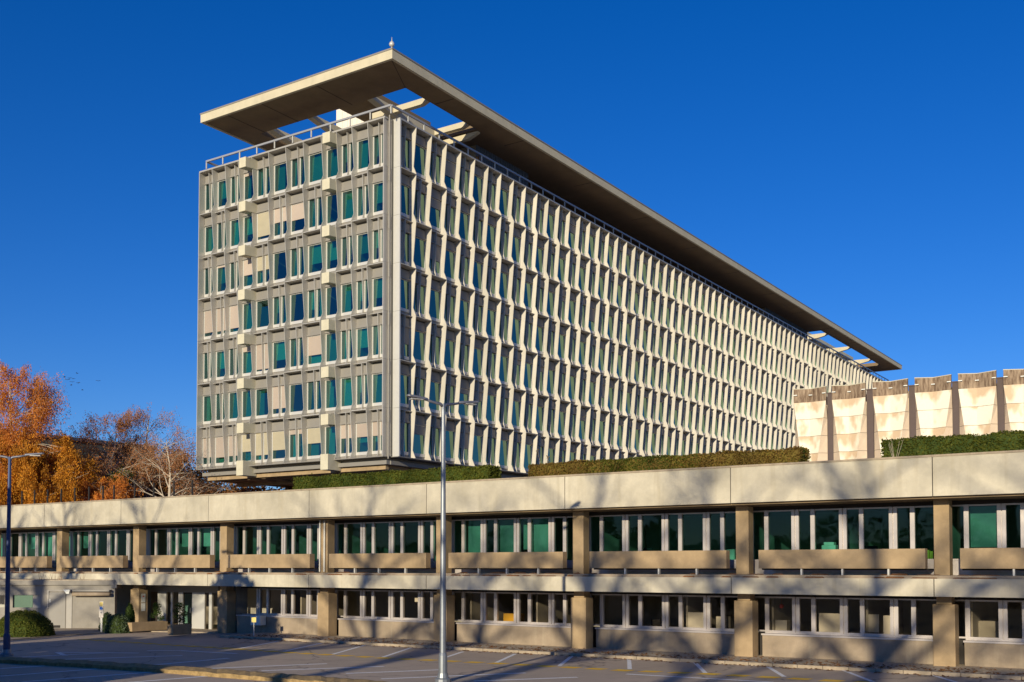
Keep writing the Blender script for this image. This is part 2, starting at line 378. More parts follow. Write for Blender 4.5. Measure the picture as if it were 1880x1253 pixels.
for j in range(NL):
    for k in range(NS):
        row=NS-1-k; kind='plain' if ((j+row)%2==1) else 'inner'
        own=(nwin<4 and j==0 and row>2)
        h,i_,wmb=MB(),MB(),MB()
        gl=cell(panL,wmb,h,i_,'L',yb[j],yb[j+1],k,kind,False)
        z=Z0+k*SH
        if own:
            nwin+=1; wo=wmb.build('window',M['frame'],tower); pm=MB()
            for a,b in gl: pm.quad(*Q('L',a,b,.03,z+.53,z+2.9))
            pm.build('pane',M['glasslong'],wo)
        else:
            n=len(restw.v); restw.v+=wmb.v; restw.f+=[tuple(q+n for q in f) for f in wmb.f]; restw.m+=[0]*len(wmb.f)
            restw.mi=1
            for a,b in gl: restw.quad(*Q('L',a,b,.03,z+.53,z+2.9))
            restw.mi=0
        if row>0:
            if kind=='plain' and nh<55: nh+=1; h.build('hood',M['finlong'],tower)
            else:
                n=len(resth.v); resth.v+=h.v; resth.f+=[tuple(q+n for q in f) for f in h.f]; resth.m+=[0]*len(h.f)
        if i_.v:
            if ni_<55: ni_+=1; i_.build('mullion_fin',M['finlong'],tower)
            else:
                n=len(resti.v); resti.v+=i_.v; resti.f+=[tuple(q+n for q in f) for f in i_.f]; resti.m+=[0]*len(i_.f)
        if random.random()<.12:
            d=random.choice([.2,.35,.6]); lblind.quad(*Q('L',yb[j]+.12,yb[j+1]-.12,.085,z+2.92-2.3*d,z+2.92))
panL.build('side_wall_panels',M['panelgrey'],tower)
tag(restw.build('window',[M['frame'],M['glasslong']],tower),kind='stuff')
tag(resth.build('hood',M['finlong'],tower),kind='stuff')
tag(resti.build('mullion_fin',M['finlong'],tower),kind='stuff')
tag(lblind.build('blind',M['panelgrey'],tower),kind='stuff')
# body: floors and core, back walls
bd=MB()
for k in range(NS+1): bd.box(-78.3,WX-.12,WY+.02,YF,Z0+k*SH-.18 if k else Z0,Z0+k*SH+.18 if k<NS else ZT)
bd.box(-74,-60,WY+5.5,YF-1,Z0,ZT-.1)
bd.box(WX-.10,WX-.005,WY-.02,YF,Z0,ZT); bd.box(-78.45,-78.3,WY,YF,Z0,ZT); bd.box(-78.3,-56.1,YF-.1,YF,Z0,ZT)
bd.box(-78.3,-56.1,WY+.0,WY+.02,ZT-.2,ZT)
bd.build('floor_slabs',M['interiorceil'],tower)
mb=MB(); mb.box(-78.42,WX,WY-.005,WY+.02,Z0,Z0+.2)
for j in range(1,12,3): mb.box(xs[j]-.05,xs[j]+.05,WY+.03,WY+5,Z0+.2,ZT-.3)
mb.build('partition',M['interior'],tower)
# roof edge cornice
co=MB(); co.box(-78.46,-56.1,TY+.02,WY+.6,ZT-.04,ZT+.10); co.box(WX-.4,TX-.02,67.0,YF,ZT-.04,ZT+.10); co.box(-78.2,WX-.4,WY+.6,YF,ZT,ZT+.06)
co.build('roof_slab',M['fin'],tower)
# bottom ledge and underside
un=MB(); un.box(-78.45,-56.1,TY-.02,WY+.3,Z0-.06,Z0); un.box(WX-.2,TX,66.9,YF,Z0-.06,Z0); un.box(-78.2,-56.2,WY-.25,WY+.2,Z0-.62,Z0-.30); un.box(-56.5,-56.1,WY+.2,YF,Z0-.62,Z0-.30)
un.box(-78.0,-56.4,WY+.2,YF-.5,Z0-.30,Z0-.06)
un.build('bottom_ledge',M['panelgrey'],tower)
un=MB(); un.box(-77.9,-56.6,WY+.12,WY+.5,Z0-1.0,Z0-.625)
un.build('base_beam',M['tan'],tower)
rb=MB(); x=-77.6
while x<-56.6: rb.box(x,x+.5,WY+.5,YF-1,Z0-1.05,Z0-.3); x+=1.55
y=WY+3.5
while y<YF: rb.box(-77.8,-56.6,y,y+.6,Z0-1.35,Z0-.31); y+=6.3
rb.build('underside_ribs',M['under'],tower)
for xc in(-71.9,-61.9):
    for sx in(-1,1):
        h=MB(); rr=[]
        for i in range(11):
            t=i/10; y=WY+.5+t*16; zb=Z0-1.1-1.7*t*t
            rr.append([(xc+sx*.9-.25,y,Z0-.4),(xc+sx*.9+.25,y,Z0-.4),(xc+sx*.9+.25,y,zb),(xc+sx*.9-.25,y,zb)])
        h.loft(rr); h.build('haunch_beam',M['under'],tower)
for x,y in((-71.9,83),(-61.9,83),(-71.9,110),(-61.9,110),(-71.9,137),(-61.9,137),(-71.9,164),(-61.9,164),(-71.9,191),(-61.9,191)):
    mb=MB(); mb.loft([[(x-a,y-b,z),(x+a,y-b,z),(x+a,y+b,z),(x-a,y+b,z)] for z,a,b in((G,.45,.9),(8,.4,.8),(Z0-1.2,1.1,.9))]); mb.build('pillar',M['tan'],tower)
mb=MB(); mb.box(-74.9,-74.7,92,92.2,G,Z0-1); mb.build('post',M['panelgrey'],tower)
# projecting beam ends
for xc in(-71.88,-61.83):
    for k in range(NS):
        z=Z0+(k+1)*SH; b=MB(); b.loft([[(xc-.42,65.3,z-1.12),(xc+.42,65.3,z-1.12),(xc+.42,65.3,z-.22),(xc-.42,65.3,z-.22)],[(xc-.42,WY-.02,z-1.0),(xc+.42,WY-.02,z-1.0),(xc+.42,WY-.02,z-.18),(xc-.42,WY-.02,z-.18)]]); b.build('beam_end',M['cream'],tower,bevel=.02)
    b=MB(); b.box(xc-.42,xc+.42,65.3,WY+.1,11.72,13.02); b.build('beam_end',M['cream'],tower,bevel=.02)
# railing
def rail(mb,p,q): 
    p=Vector(p);q=Vector(q); mb.tube(p,q,.07,k=8)
rl=MB(); zr=ZT+.78; rl.box(-77.42,-55.39,65.93,66.07,zr-.08,zr+.08); rl.box(-55.46,-55.32,66.07,YF,zr-.08,zr+.08)
rl.box(-77.49,-77.35,66.07,100,zr-.08,zr+.08)
ro=rl.build('railing',M['steel'],tower)
x=-55.39
def rpost(x0,x1,y0,y1):
    p_=MB(); p_.box(x0,x1,y0,y1,ZT+.1,zr-.08); p_.build('post',M['frame'],ro)
while x>-77.5: rpost(x-.05,x+.05,65.96,66.04); x-=2.2
y=68.2
while y<YF: rpost(-55.43,-55.35,y-.05,y+.05); y+=2.1
# canopy
cx0,cx1,cy0,cy1=-74.6,-52.7,62.9,220; ix0,ix1=-72.1,-55.2; zb,zt=42.75,43.6; iy=67.6
def frame_prism(mb,x0,x1,y0,y1,z0,z1): mb.box(x0,x1,y0,y1,z0,z1)
so_=MB()
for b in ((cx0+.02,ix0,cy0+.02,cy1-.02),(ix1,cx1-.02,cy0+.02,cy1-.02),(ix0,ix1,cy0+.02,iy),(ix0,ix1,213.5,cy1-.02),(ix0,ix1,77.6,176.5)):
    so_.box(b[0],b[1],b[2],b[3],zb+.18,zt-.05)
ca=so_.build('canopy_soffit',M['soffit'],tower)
fa=MB(); fa.box(cx0,cx1,cy0,cy0+.25,zb+.12,zt-.02); fa.box(cx0,cx0+.25,cy0+.25,cy1,zb+.12,zt-.02); fa.box(cx1-.25,cx1,cy0+.25,cy1,zb+.12,zt-.02); fa.box(cx0+.25,cx1-.25,cy1-.25,cy1,zb+.12,zt-.02)
fa.build('canopy_fascia',M['canopy'],ca)
cp=MB(); cp.box(cx0-.04,cx1+.04,cy0-.04,cy0+.3,zt-.02,zt+.10); cp.box(cx1-.3,cx1+.04,cy0+.3,cy1+.04,zt-.02,zt+.10); cp.box(cx0-.04,cx0+.3,cy0+.3,cy1,zt-.02,zt+.10)
cp.build('canopy_capping',M['panelgrey'],ca)
# soffit joints as thin battens
jt=MB()
for y in (71.4,82.1,95,108,121.5,135,148.5,162,175.5,189,202.5): jt.box(ix1+.02,cx1-.26,y-.03,y+.03,zb+.165,zb+.18)
for x in (-71.5,-67.3,-61.0): jt.box(x-.03,x+.03,cy0+.26,iy-.02,zb+.165,zb+.18)
n=30
jt.quad((cx1-.25,cy0+.25,zb+.172),(cx1-.31,cy0+.25,zb+.172),(ix1-.04,iy,zb+.172),(ix1+.02,iy,zb+.172))
jt.build('canopy_joint',M['darkgap'],ca)
def wedge(y,wd=.5,deep=1.0,drop=0):
    b=MB(); zt2=zt-.25-drop; b.loft([[(ix1+.35,y,zb+.5-drop),(ix1+.35,y+wd,zb+.5-drop),(ix1+.35,y+wd,zt2),(ix1+.35,y,zt2)],[(-56.0,y,zb+.1-drop),(-56,y+wd,zb+.1-drop),(-56,y+wd,zt2),(-56,y,zt2)],[(-61.4,y,zb+.1-deep-drop),(-61.4,y+wd,zb+.1-deep-drop),(-61.4,y+wd,zt2),(-61.4,y,zt2)]]); b.build('canopy_beam',M['canopy'],tower)
wedge(70.6,deep=0); wedge(76.4,deep=0); wedge(77.3,.4,0,.75)
for y in(180.5,194,207.6): wedge(y,deep=1.1)
for x in(-71.4,-66.5,-59.6):
    b=MB(); b.loft([[(x,iy-.02,zb+.4),(x+.6,iy-.02,zb+.4),(x+.6,iy-.02,zt-.2),(x,iy-.02,zt-.2)],[(x,77,zb-1.2),(x+.6,77,zb-1.2),(x+.6,77,zt-.2),(x,77,zt-.2)]]); b.build('canopy_beam',M['canopy'],tower)
# penthouse
pc=MB(); pc.box(-69.7,-64.8,75,77.4,ZT,47.2); 
pco=pc.build('penthouse_core',M['whitewall'],tower)
gr=MB(); x=-69.5
while x<-65: gr.box(x,x+.025,74.985,75,ZT,47.1); x+=.6
gr.build('panel_joint',M['mull'],pco)
ps=MB(); ps.box(-64.6,-60.3,69.8,77.5,44.25,44.7); ps.build('penthouse_roof',M['soffit'],tower); ps=MB(); ps.box(-71,-60,176.6,212,44.1,44.75); ps.build('penthouse_roof',M['cream'],tower)
pw=MB(); pw.box(-69,-61.5,77.5,176,ZT,zb+.17); pw.box(-69,-61.4,178,210,ZT,44.2); pw.build('penthouse_wall',M['clad'],tower)
for y0,y1 in((80.4,89.2),(156,175.5)):
    pw=MB(); pw.box(-61.3,-57.2,y0,y1,ZT+.05,zb+.16); o=pw.build('penthouse_block',M['clad'],tower)
    rb=MB(); y=y0+.1
    while y<y1: rb.box(-57.2,-57.15,y,y+.08,ZT+.06,zb+.15); y+=.3
    rb.build('cladding_rib',M['clad'],o)
    ee=MB(); ee.box(-61.2,-57.25,y0-.08,y0-.01,ZT+.05,zb+.1); ee.build('end_frame',M['panelgrey'],o)
# beacon light on canopy corner
be=MB(); be.tube((-52.95,63.15,zt+.1),(-52.95,63.15,zt+.35),.06); be.loft([[( -52.95+r*cos(t*.785),63.15+r*sin(t*.785),zt+z) for t in range(8)] for z,r in((.33,.10),(.42,.2),(.55,.22),(.68,.16),(.76,.05),(1.1,.015))])
be.build('beacon',M['frame'],tower,smooth=True)
# rooftop planting
def leafblob(mb,c,rx,ry,rz,n,s,low=-1,shell=.35,rnd=random):
    for _ in range(n):
        while True:
            v=Vector((rnd.uniform(-1,1),rnd.uniform(-1,1),rnd.uniform(low,1)))
            if v.length<=1 and (v.length>shell or rnd.random()<.3): break
        p=Vector((c[0]+v.x*rx,c[1]+v.y*ry,c[2]+v.z*rz))
        leaf(mb,p,s*rnd.uniform(.6,1.3),rnd)
def leaf(mb,p,s,rnd=random,droop=0,asp=.6):
    a=rnd.uniform(0,6.283); e=rnd.uniform(-1.2,1.2) if not droop else rnd.uniform(-1.5,-.7)
    d=Vector((cos(a)*cos(e),sin(a)*cos(e),sin(e)))*s
    u=d.cross(Vector((rnd.uniform(-1,1),rnd.uniform(-1,1),rnd.uniform(-1,1)))).normalized()*s*asp
    mb.quad(tuple(p-u*.5),tuple(p+d*.5),tuple(p+u*.5),tuple(p-d*.5))
for x,y,hh in((-56.3,79.3,.8),(-56.6,72.6,.5)):
    rp=MB(); random.seed(5); leafblob(rp,(x,y,ZT+.25),.6,.9,hh,260,.22,low=-.3)
    tag(rp.build('roof_plant',M['leaf_ye']),'yellowing shrub behind the tower roof railing near '+('the dark penthouse block' if y>75 else 'the white rooftop core'),'plant')

# ---------------------------------------------------------------- low building
FY=43.05; SW=8.154; SX=-9.24; WYL=45.2
low=empty('low_office_block',(0,0,0),0,'long two storey concrete office block with deep sunlit fascias and tan columns','office building')
XL=-95; XR=14
seams=[SX+SW*k for k in range(-10,3)]
f1=MB(); f2=MB(); cpn=MB()
XE=-58.9
for a,b in zip([XL]+seams,seams+[XR]):
    if b<=a or b<XL: continue
    a=max(a,XL); b=min(b,XR)
    if b-a<.1: continue
    f1.box(a+.018,b-.018,FY,FY+.22,6.43,7.93); f2.box(a+.018,b-.018,FY,FY+.25,2.60,3.28)
fj=MB(); fj.box(XL,XR,FY+.05,FY+.21,6.45,7.90); fj.build('upper_joint',M['darkgap'],low); fj=MB(); fj.box(XL,XR,FY+.05,FY+.24,2.62,3.27); fj.build('lower_joint',M['darkgap'],low)
f1.build('upper_fascia',M['fascia'],low); f2.build('lower_fascia',M['fascia'],low)
mb=MB(); mb.box(XL,XR,FY-.03,FY+.5,7.93,8.01); mb.build('coping',M['kerb'],low)
mb=MB(); mb.box(XL,XR,FY+.22,52.2,6.35,6.60); mb.box(XL,XR,FY+.5,52.2,7.5,7.75); mb.build('roof',M['soffit'],low)
mb=MB(); mb.box(XL,XR,FY+.25,WYL+7,2.85,3.40); 
# stained ledge upper surface
lg=mb.build('floor_ledge',M['base'],low)
mb=MB(); random.seed(9); x=-94
while x<XR:
    wd=random.uniform(.25,1.1)
    if random.random()<.55: 
        hh=random.uniform(.02,.06); mb.loft([[(x,FY+.12,3.285),(x+wd,FY+.12,3.285),(x+wd,FY+.9,3.405),(x,FY+.9,3.405)],[(x+.05,FY+.14,3.285+hh),(x+wd-.04,FY+.14,3.285+hh*.7),(x+wd-.1,FY+.9,3.41+hh),(x+.1,FY+.9,3.41+hh)]])
    x+=wd+random.uniform(0,.8)
tag(mb.build('ledge_debris',M['orangetwig'],low),kind='stuff')
# columns
nb=[SX+SW*k for k in range(-10,3)]
for i,s in enumerate(nb):
    if s<XL: continue
    mb=MB(); c=s+.07; mb.box(c-.29,c+.29,44.15,44.72,3.40,6.35)
    mb.build('column',M['tan'],low,bevel=.015)
    if s>-66:
        mb=MB(); c=s+.13; mb.box(c-.41,c+.41,44.05,44.75,G-.1,2.28); mb.box(c-.28,c+.28,44.12,44.7,2.28,2.86)
        mb.build('column',M['tan'] if s>-60 else M['tan'],low,bevel=.015)
# drain pipes on one upper column
mb=MB(); s=-41.86+.07
for dx in(-.22,.12): mb.tube((s+dx,44.08,3.45),(s+dx,44.08,6.3),.05)
mb.build('drainpipe',M['frame'],low)
# windows, 4 units per bay
def unit(x,z0,z1,wd,gm,par,seed,tall):
    rnd=random.Random(seed)
    f=MB(); y=WYL
    # double mullion at left edge of unit
    f.box(x-.16,x-.02,y-.10,y+.06,z0,z1); f.box(x+.02,x+.16,y-.10,y+.06,z0,z1); f.box(x-.02,x+.02,y-.03,y+.06,z0,z1)
    xs_=x+.76
    f.box(xs_-.09,xs_+.09,y-.10,y+.06,z0,z1)
    f.box(x+.16,xs_-.09,y-.05,y+.05,z1-.06,z1); f.box(xs_+.09,x+wd-.16,y-.05,y+.05,z1-.06,z1)
    f.box(x+.16,xs_-.09,y-.05,y+.05,z0,z0+.07); f.box(xs_+.09,x+wd-.16,y-.05,y+.05,z0,z0+.07)
    o=f.build('window',M['mull'],par)
    p=MB(); p.quad((x+.16,y,z0+.07),(xs_-.09,y,z0+.07),(xs_-.09,y,z1-.06),(x+.16,y,z1-.06)); p.quad((xs_+.09,y,z0+.07),(x+wd-.16,y,z0+.07),(x+wd-.16,y,z1-.06),(xs_+.09,y,z1-.06))
    p.build('pane',gm,o)
    return o
U=SW/4; X0=-23.47   # a double mullion position
bl={2:(.0,1.0),3:(.0,.8)}
random.seed(21)
def inblind(o,x0,x1,z0,z1):
    b=MB(); b.quad((x0,WYL+.25,z0),(x1,WYL+.25,z0),(x1,WYL+.25,z1),(x0,WYL+.25,z1)); b.build('blind',M['inblind'],o)
# upper blinds given per photo px of unit start
kk=-36
n=0
while X0+kk*U<XR-2:
    x=X0+kk*U
    if x>XL:
        o=unit(x,3.98,6.18,U,M['glassup'],low,kk,True)
        bay=math.floor((x-SX+.5)/SW)
        # blinds: bay between seams -33.7..-25.55 and right-most bay
        if -32.3<x<-29: inblind(o,x+.8,x+U-.2,4.3,6.1); 
        if -30.2<x<-29: inblind(o,x+.2,x+.7,4.6,6.1)
        if -9<x<-3: inblind(o,x+.8,x+U-.2,4.35,5.95)
        if x<-50 and random.random()<.6: inblind(o,x+.85,x+U-.2,random.choice([4.3,4.1,5]),6.1)
        if x<-50 and random.random()<.5: inblind(o,x+.18,x+.66,4.1,6.1)
        if x>-49 and not -33<x<-28.5 and random.random()<.22: inblind(o,x+.85,x+U-.2,random.choice([4.5,5.0,4.2]),6.1)
        if x>-49.5:
            xx=x
            if xx>-49.5 and not(-58<xx<-50): unit(x,.92,2.44,U,M['glasslow'],low,kk+100,False)
    kk+=1
# sill wall under upper windows, header above
mb=MB(); mb.box(XL,XR,WYL-.04,WYL+.08,3.40,3.975); mb.build('sill_wall',M['mull'],low)
mb=MB(); mb.box(XL,XR,WYL-.02,WYL+.06,6.185,6.345); mb.box(-49.6,XR,WYL-.02,WYL+.06,2.445,2.845); mb.build('window_header',M['darkgap'],low)
# base wall segments (with slots right of the columns)
for i,s in enumerate(nb):
    if s<-51: continue
    mb=MB(); x1=s+SW-.36; 
    mb.box(s+.75,s+SW-.1,WYL-.55,WYL-.1,G-.1,.80); o=mb.build('base_wall',M['base'],low,bevel=.01)
    mb=MB(); mb.box(s+.72,s+SW-.25,WYL-.60,WYL+.06,.80,.87); mb.box(s+.72,s+SW-.1,WYL-.12,WYL+.06,.87,.92); mb.build('window_sill',M['mull'],low)
mb=MB(); mb.box(-49.6,XR,WYL+.0,WYL+.05,G-.1,.87); mb.build('back_panel',M['darkgap'],low)
# parapet planters hung before the upper windows
for i,s in enumerate(nb):
    if s<XL: continue
    mb=MB(); x0,x1=s+1.02,s+7.74
    if s>-9.3-SW*.2: x0=s+.85
    mb.box(x0,x1,43.55,43.95,3.66,4.44); po=mb.build('parapet_panel',M['tan'],low,bevel=.012)
    for q in(.27,.52,.79):
        st=MB(); xx=x0+(x1-x0)*q; st.box(xx-.035,xx+.035,43.6,43.75,3.40,3.66); st.build('bracket',M['frame'],po)
    rb=MB(); rb.box(x0,x1,43.95,WYL-.2,3.60,3.66); rb.build('shelf',M['darkgap'],po)
# interiors
it=MB(); 
it.box(XL,XR,WYL+6.4,WYL+6.5,G,6.35)
random.seed(4)
x=XL
while x<XR:
    if random.random()<.8: it.box(x-.05,x+.05,WYL+.6,WYL+6.4,3.41,6.34)
    if x>-48 and random.random()<.7: it.box(x+.9,x+1.0,WYL+.6,WYL+6.4,-.1,2.84)
    x+=U*2
it.box(XL,XL+.1,WYL+.1,WYL+6.4,3.41,6.34)
it.build('interior_walls',M['interior'],low)
it=MB(); it.box(-49.5,XR,WYL+.1,WYL+6.4,G-.05,G+.05); it.build('interior_floor',M['interiorfloor'],low)
# things seen through the windows: desks, boards, cabinets
M['desk']=plain('desk_wood',(.42,.32,.2),.5); M['cab']=plain('cabinet_white',(.78,.77,.7),.6); M['yel']=plain('yellow_binder',(.75,.45,.05),.6); M['dark']=plain('chair_black',(.02,.02,.025),.6); M['red']=plain('red_plastic',(.7,.05,.03),.5)
def desk(x,y,z,label,w=1.5):
    t=empty('desk',(x,y,z),0,label,'desk','desks behind the windows')
    a=MB(); a.box(-w/2,w/2,-.35,.35,.70,.74); a.build('desk_top',M['desk'],t)
    for sx in(-1,1):
        a=MB(); a.box(sx*(w/2-.05)-.02,sx*(w/2-.05)+.02,-.3,.3,0,.70); a.build('leg',M['mull'],t)
def monitor(x,y,z,label,rz=0):
    t=empty('monitor',(x,y,z),rz,label,'monitor','monitors on the desks')
    a=MB(); a.box(-.28,.28,-.02,.02,.12,.46); a.build('screen',M['dark'],t)
    a=MB(); a.box(-.03,.03,0.02,.05,0.02,.2); a.box(-.1,.1,-.07,.09,0,.02); a.build('stand',M['mull'],t)
def board(x0,x1,y,z0,z1,label):
    t=empty('whiteboard',((x0+x1)/2,y,G+.05),0,label,'whiteboard'); w=(x1-x0)/2; zo=G+.05
    a=MB(); a.box(-w,w,0,.03,z0-zo,z1-zo); a.build('panel',M['cab'],t)
    for sx in(-1,1):
        a=MB(); a.tube((sx*w*.8,.05,z0-zo+.1),(sx*w*.8+.02,.08,0),.025,k=6); a.build('leg',M['mull'],t)
def cabinet(x,y,z,w,h,label,m='cab'):
    t=empty('cabinet',(x,y,z),0,label,'cabinet'); a=MB(); a.box(-w/2,w/2,0,.45,0,h); a.build('body',M[m],t)
    for i in range(max(1,int(h/.4))):
        a=MB(); z_=.05+i*.4; a.box(-w/2+.02,w/2-.02,-.02,0,z_,min(h-.02,z_+.37)); o=a.build('drawer',M[m],t)
        a=MB(); a.box(-.06,.06,-.04,-.02,z_+.2,z_+.22); a.build('handle',M['mull'],o)
def chair(x,y,z,rz,label):
    t=empty('office_chair',(x,y,z),rz,label,'chair','office chairs at the desks')
    a=MB(); a.box(-.24,.24,-.24,.24,.45,.52); a.build('seat',M['dark'],t)
    a=MB(); a.box(-.22,.22,.22,.27,.6,1.05); a.build('backrest',M['dark'],t)
    a=MB(); a.tube((0,0,.05),(0,0,.46),.03); a.box(-.3,.3,-.025,.025,.04,.07); a.box(-.025,.025,-.3,.3,.04,.07); a.build('base',M['mull'],t)
zU=3.41; zL=G+.06
def xw(px,y=46.2):
    a=(px-940)/FP; return y*(a*cos(TH)-sin(TH))/(a*sin(TH)+cos(TH))
for px,l in((535,'wooden desk inside the upper floor windows left of the column with white pipes'),(700,'wooden desk inside the upper windows above the plain column beside the lamp post'),(640,'wooden desk just right of the column with white pipes, upper floor'),(1180,'wooden desk behind the upper windows between the third and second columns from the right'),(1480,'wooden desk behind the upper windows near the right, holding the white printer'),(1590,'wooden desk beside the yellow binders at the upper right windows')):
    x=xw(px); desk(x,46.1,zU,l); 
for px,l in((545,'black monitor on the desk left of the column with white pipes'),(690,'black monitor on the middle desk of the upper floor'),(1190,'black monitor on the upper desk above the cream window board'),(1600,'black monitor beside the yellow binders, upper right')):
    monitor(xw(px),46.1,zU+.74,l)
a=MB(); x=xw(1525); a.box(x-.3,x+.3,45.9,46.3,zU+.74,zU+1.25); a.box(x-.22,x+.22,45.93,46.28,zU+1.25,zU+1.38); tag(a.build('printer',M['cab'],bevel=.02),'white desktop printer on a desk behind the upper right windows','printer')
for i,(px,h) in enumerate(((1340,1.0),(1349,1.1))): cabinet(xw(px),45.6,zU,.45,h,['lower pale file cabinet left of its taller twin at an upper window','taller pale file cabinet against the second column from the right'][i])
a=MB(); x=xw(1702,45.7); 
for i in range(4): a.box(x-.28+i*.14,x-.16+i*.14,45.5,45.8,zU+.3,zU+1.0-.05*(i%2))
tag(a.build('binder_stack',M['yel']),'row of yellow binders in the upper window left of the rightmost column','binders')
for x0,x1,z0,z1,l in((xw(1502,45.8),xw(1550,45.8),.95,1.75,'large cream whiteboard at the lower windows, left of the notched board'),(xw(1592,45.8),xw(1612,45.8),1.0,1.75,'narrow cream board leaning left of its wider twin'),(xw(1620,45.8),xw(1637,45.8),.95,1.72,'tilted cream board right of the narrow board at lower right'),(xw(1262,45.8),xw(1302,45.8),.95,1.65,'cream whiteboard with a notched top behind the lower middle windows')):
    board(x0,x1,45.8,z0,z1,l)
cabinet(xw(945),45.9,zL,1.0,1.5,'mustard cabinet standing inside the lower windows right of the lamp post','yel')
cabinet(xw(1805),47,zL,1.1,1.7,'grey green cupboard inside the lower windows at the far right','interior')
cabinet(xw(1432),46,zL,.7,1.55,'pale cabinet behind the lower windows beside the red lantern')
cabinet(xw(1325,45.8),45.7,zL,.5,1.65,'pale cabinet behind the lower window left of the second column from the right')
for px,l in((640,'desk inside the lower windows right of the fifth column'),(990,'desk inside the lower windows beside the mustard cabinet'),(1195,'desk inside the lower windows left of the notched board'),(1465,'desk under the red lantern in the lower window'),(1665,'desk in the lower windows left of the rightmost column')):
    desk(xw(px),46.3,zL+.35,l)
for px,l in((1000,'black office chair at the desk right of the mustard cabinet'),(1190,'black office chair at the desk left of the notched board'),(1520,'black office chair behind the large cream whiteboard')):
    chair(xw(px),47,zL+.3,0.5,l)
a=MB(); x=xw(1434,45.8); a.loft([[(x+r*cos(t*.785),45.8+r*sin(t*.785),z) for t in range(8)] for z,r in((1.92,.03),(1.96,.09),(2.05,.1),(2.12,.03))]); a.tube((x,45.8,2.1),(x,45.8,2.44),.008,k=4)
tag(a.build('hanging_lantern',M['red'],smooth=True),'small red lantern hanging inside a lower window','lantern')
# paper note
a=MB(); x=xw(765,45.35); a.box(x-.12,x+.12,45.35,45.36,1.85,2.1); tag(a.build('paper_note',M['cab']),'square paper note taped inside a lower window left of the lamp post','note')

# ---------------------------------------------------------------- entrance
en=empty('entrance_front',(0,0,0),0,'glazed entrance front with white framed glass doors under the lower fascia','entrance')
YE=45.7
for i,(p0,p1,kind) in enumerate(((292,307,'w'),(307,316,'g'),(316,319,'w'),(319,330,'g'),(330,338,'w'),(338,355,'d'),(355,367,'w'),(367,378,'w'),(378,386,'g'),(386,391,'w'),(391,402,'g'),(402,404,'w'))):
    x0,x1=xw(p0,YE),xw(p1,YE); a=MB()
    if kind=='w': a.box(x0,x1,YE-.06,YE+.08,G,2.1); a.build('frame_panel',M['frame'],en)
    elif kind=='g': a.quad((x0,YE,G),(x1,YE,G),(x1,YE,2.1),(x0,YE,2.1)); a.build('pane',M['glasslow'],en)
    else:
        a.quad((x0+.06,YE+.03,G+.05),(x1-.06,YE+.03,G+.05),(x1-.06,YE+.03,2.0),(x0+.06,YE+.03,2.0)); 
        d=MB(); d.box(x0,x0+.06,YE,YE+.06,G,2.1); d.box(x1-.06,x1,YE,YE+.06,G,2.1); d.box(x0,x1,YE,YE+.06,2.0,2.1)
        do=d.build('door',M['darkgap'],en); a.build('pane',M['glassup'],do)
        h=MB(); h.tube((x1-.15,YE-.06,.8),(x1-.15,YE-.06,1.1),.02); h.build('handle',M['steel'],do)
a=MB(); a.box(xw(280,YE),xw(404,YE),YE-.1,YE+.1,2.1,2.6); a.build('header',M['panelgrey'],en)
a=MB(); a.box(xw(278,YE),xw(292,YE),YE,YE+.2,G,2.1); a.build('side_wall',M['soffit'],en)
a=MB(); a.box(-66,-49.6,YE+4,YE+4.1,G,2.9); a.build('back_wall',M['interior'],en)
# side wall block right of entrance (seam -50.01)
a=MB(); a.box(-50.3,-49.5,44.8,YE,G,2.85); a.build('side_wall',M['wingwall'],low)
# notices on entrance column
for i,(z0,z1,c) in enumerate(((1.45,2.0,'white paper notice with a small red mark, upper of two on the entrance column'),(.9,1.4,'plain white paper notice, lower of two on the entrance column'))):
    a=MB(); xx=-58.16+.13+.41; a.box(xx+.002,xx+.01,44.25,44.55,z0,z1); o=a.build('notice',M['cab']); tag(o,c,'notice')
    if i==0: r=MB(); r.box(xx+.011,xx+.013,44.35,44.45,z1-.2,z1-.12); r.build('red_mark',M['red'],o)

# ---------------------------------------------------------------- wing with slot window, in a frame turned to face the lot
wing=empty('side_wing',(0,0,0),TH,'low rendered wing with a slot window and grey door at the left edge','building')
YW=68.3
def cx(px,D=YW): return (px-940)/FP*D
def cz(py,D=YW): return HC+(YH-py)*D/FP
def wb(name,m,px0,px1,py0,py1,d0,d1,par=wing,bev=0):
    a=MB(); a.box(cx(px0),cx(px1),YW-d1,YW-d0,cz(py1),cz(py0)); return a.build(name,m,par,bevel=bev)
wl=MB()
xa=cx(-260);xb=cx(212); zt_=cz(1075); zb_=G-.3
w0,w1=cz(1093),cz(1116)
def wbox(x0,x1,z0,z1,t=.35): wl.box(x0,x1,YW,YW+t,z0,z1)
wbox(xa,xb,w0,zt_); wbox(xa,cx(-30),zb_,w0); wbox(cx(10),cx(25),w1,w0); wbox(cx(76),xb,zb_,w0); wbox(cx(-30),cx(76),zb_,w1)
wl.build('wall',M['wingwall'],wing)
a=MB(); a.box(xa,xb,YW-.12,YW+6,cz(1074.5),cz(1066)); a.build('roof_edge',M['wingwall'],wing)
a=MB(); a.box(xa,xb,YW-.05,YW+6,cz(1066)+.0,cz(1064.6)); a.build('roof_gravel',M['gravel'],wing)
wb('window_frame',M['panelpale'],10,76,1092.8,1116.2,-.22,-.14)
wb('window',M['glasslong'],24,60,1093.5,1115.5,-.14,-.12); 
dr=wb('door',M['panelgrey'],92,122,1088.5,1164,.005,.03); wb('handle',M['steel'],93.5,95,1100,1106,.03,.07,par=dr)
wb('door_frame',M['panelpale'],89,91.5,1085,1117,.0,.06); wb('door_frame',M['panelpale'],89,123,1083.6,1085,.0,.05)
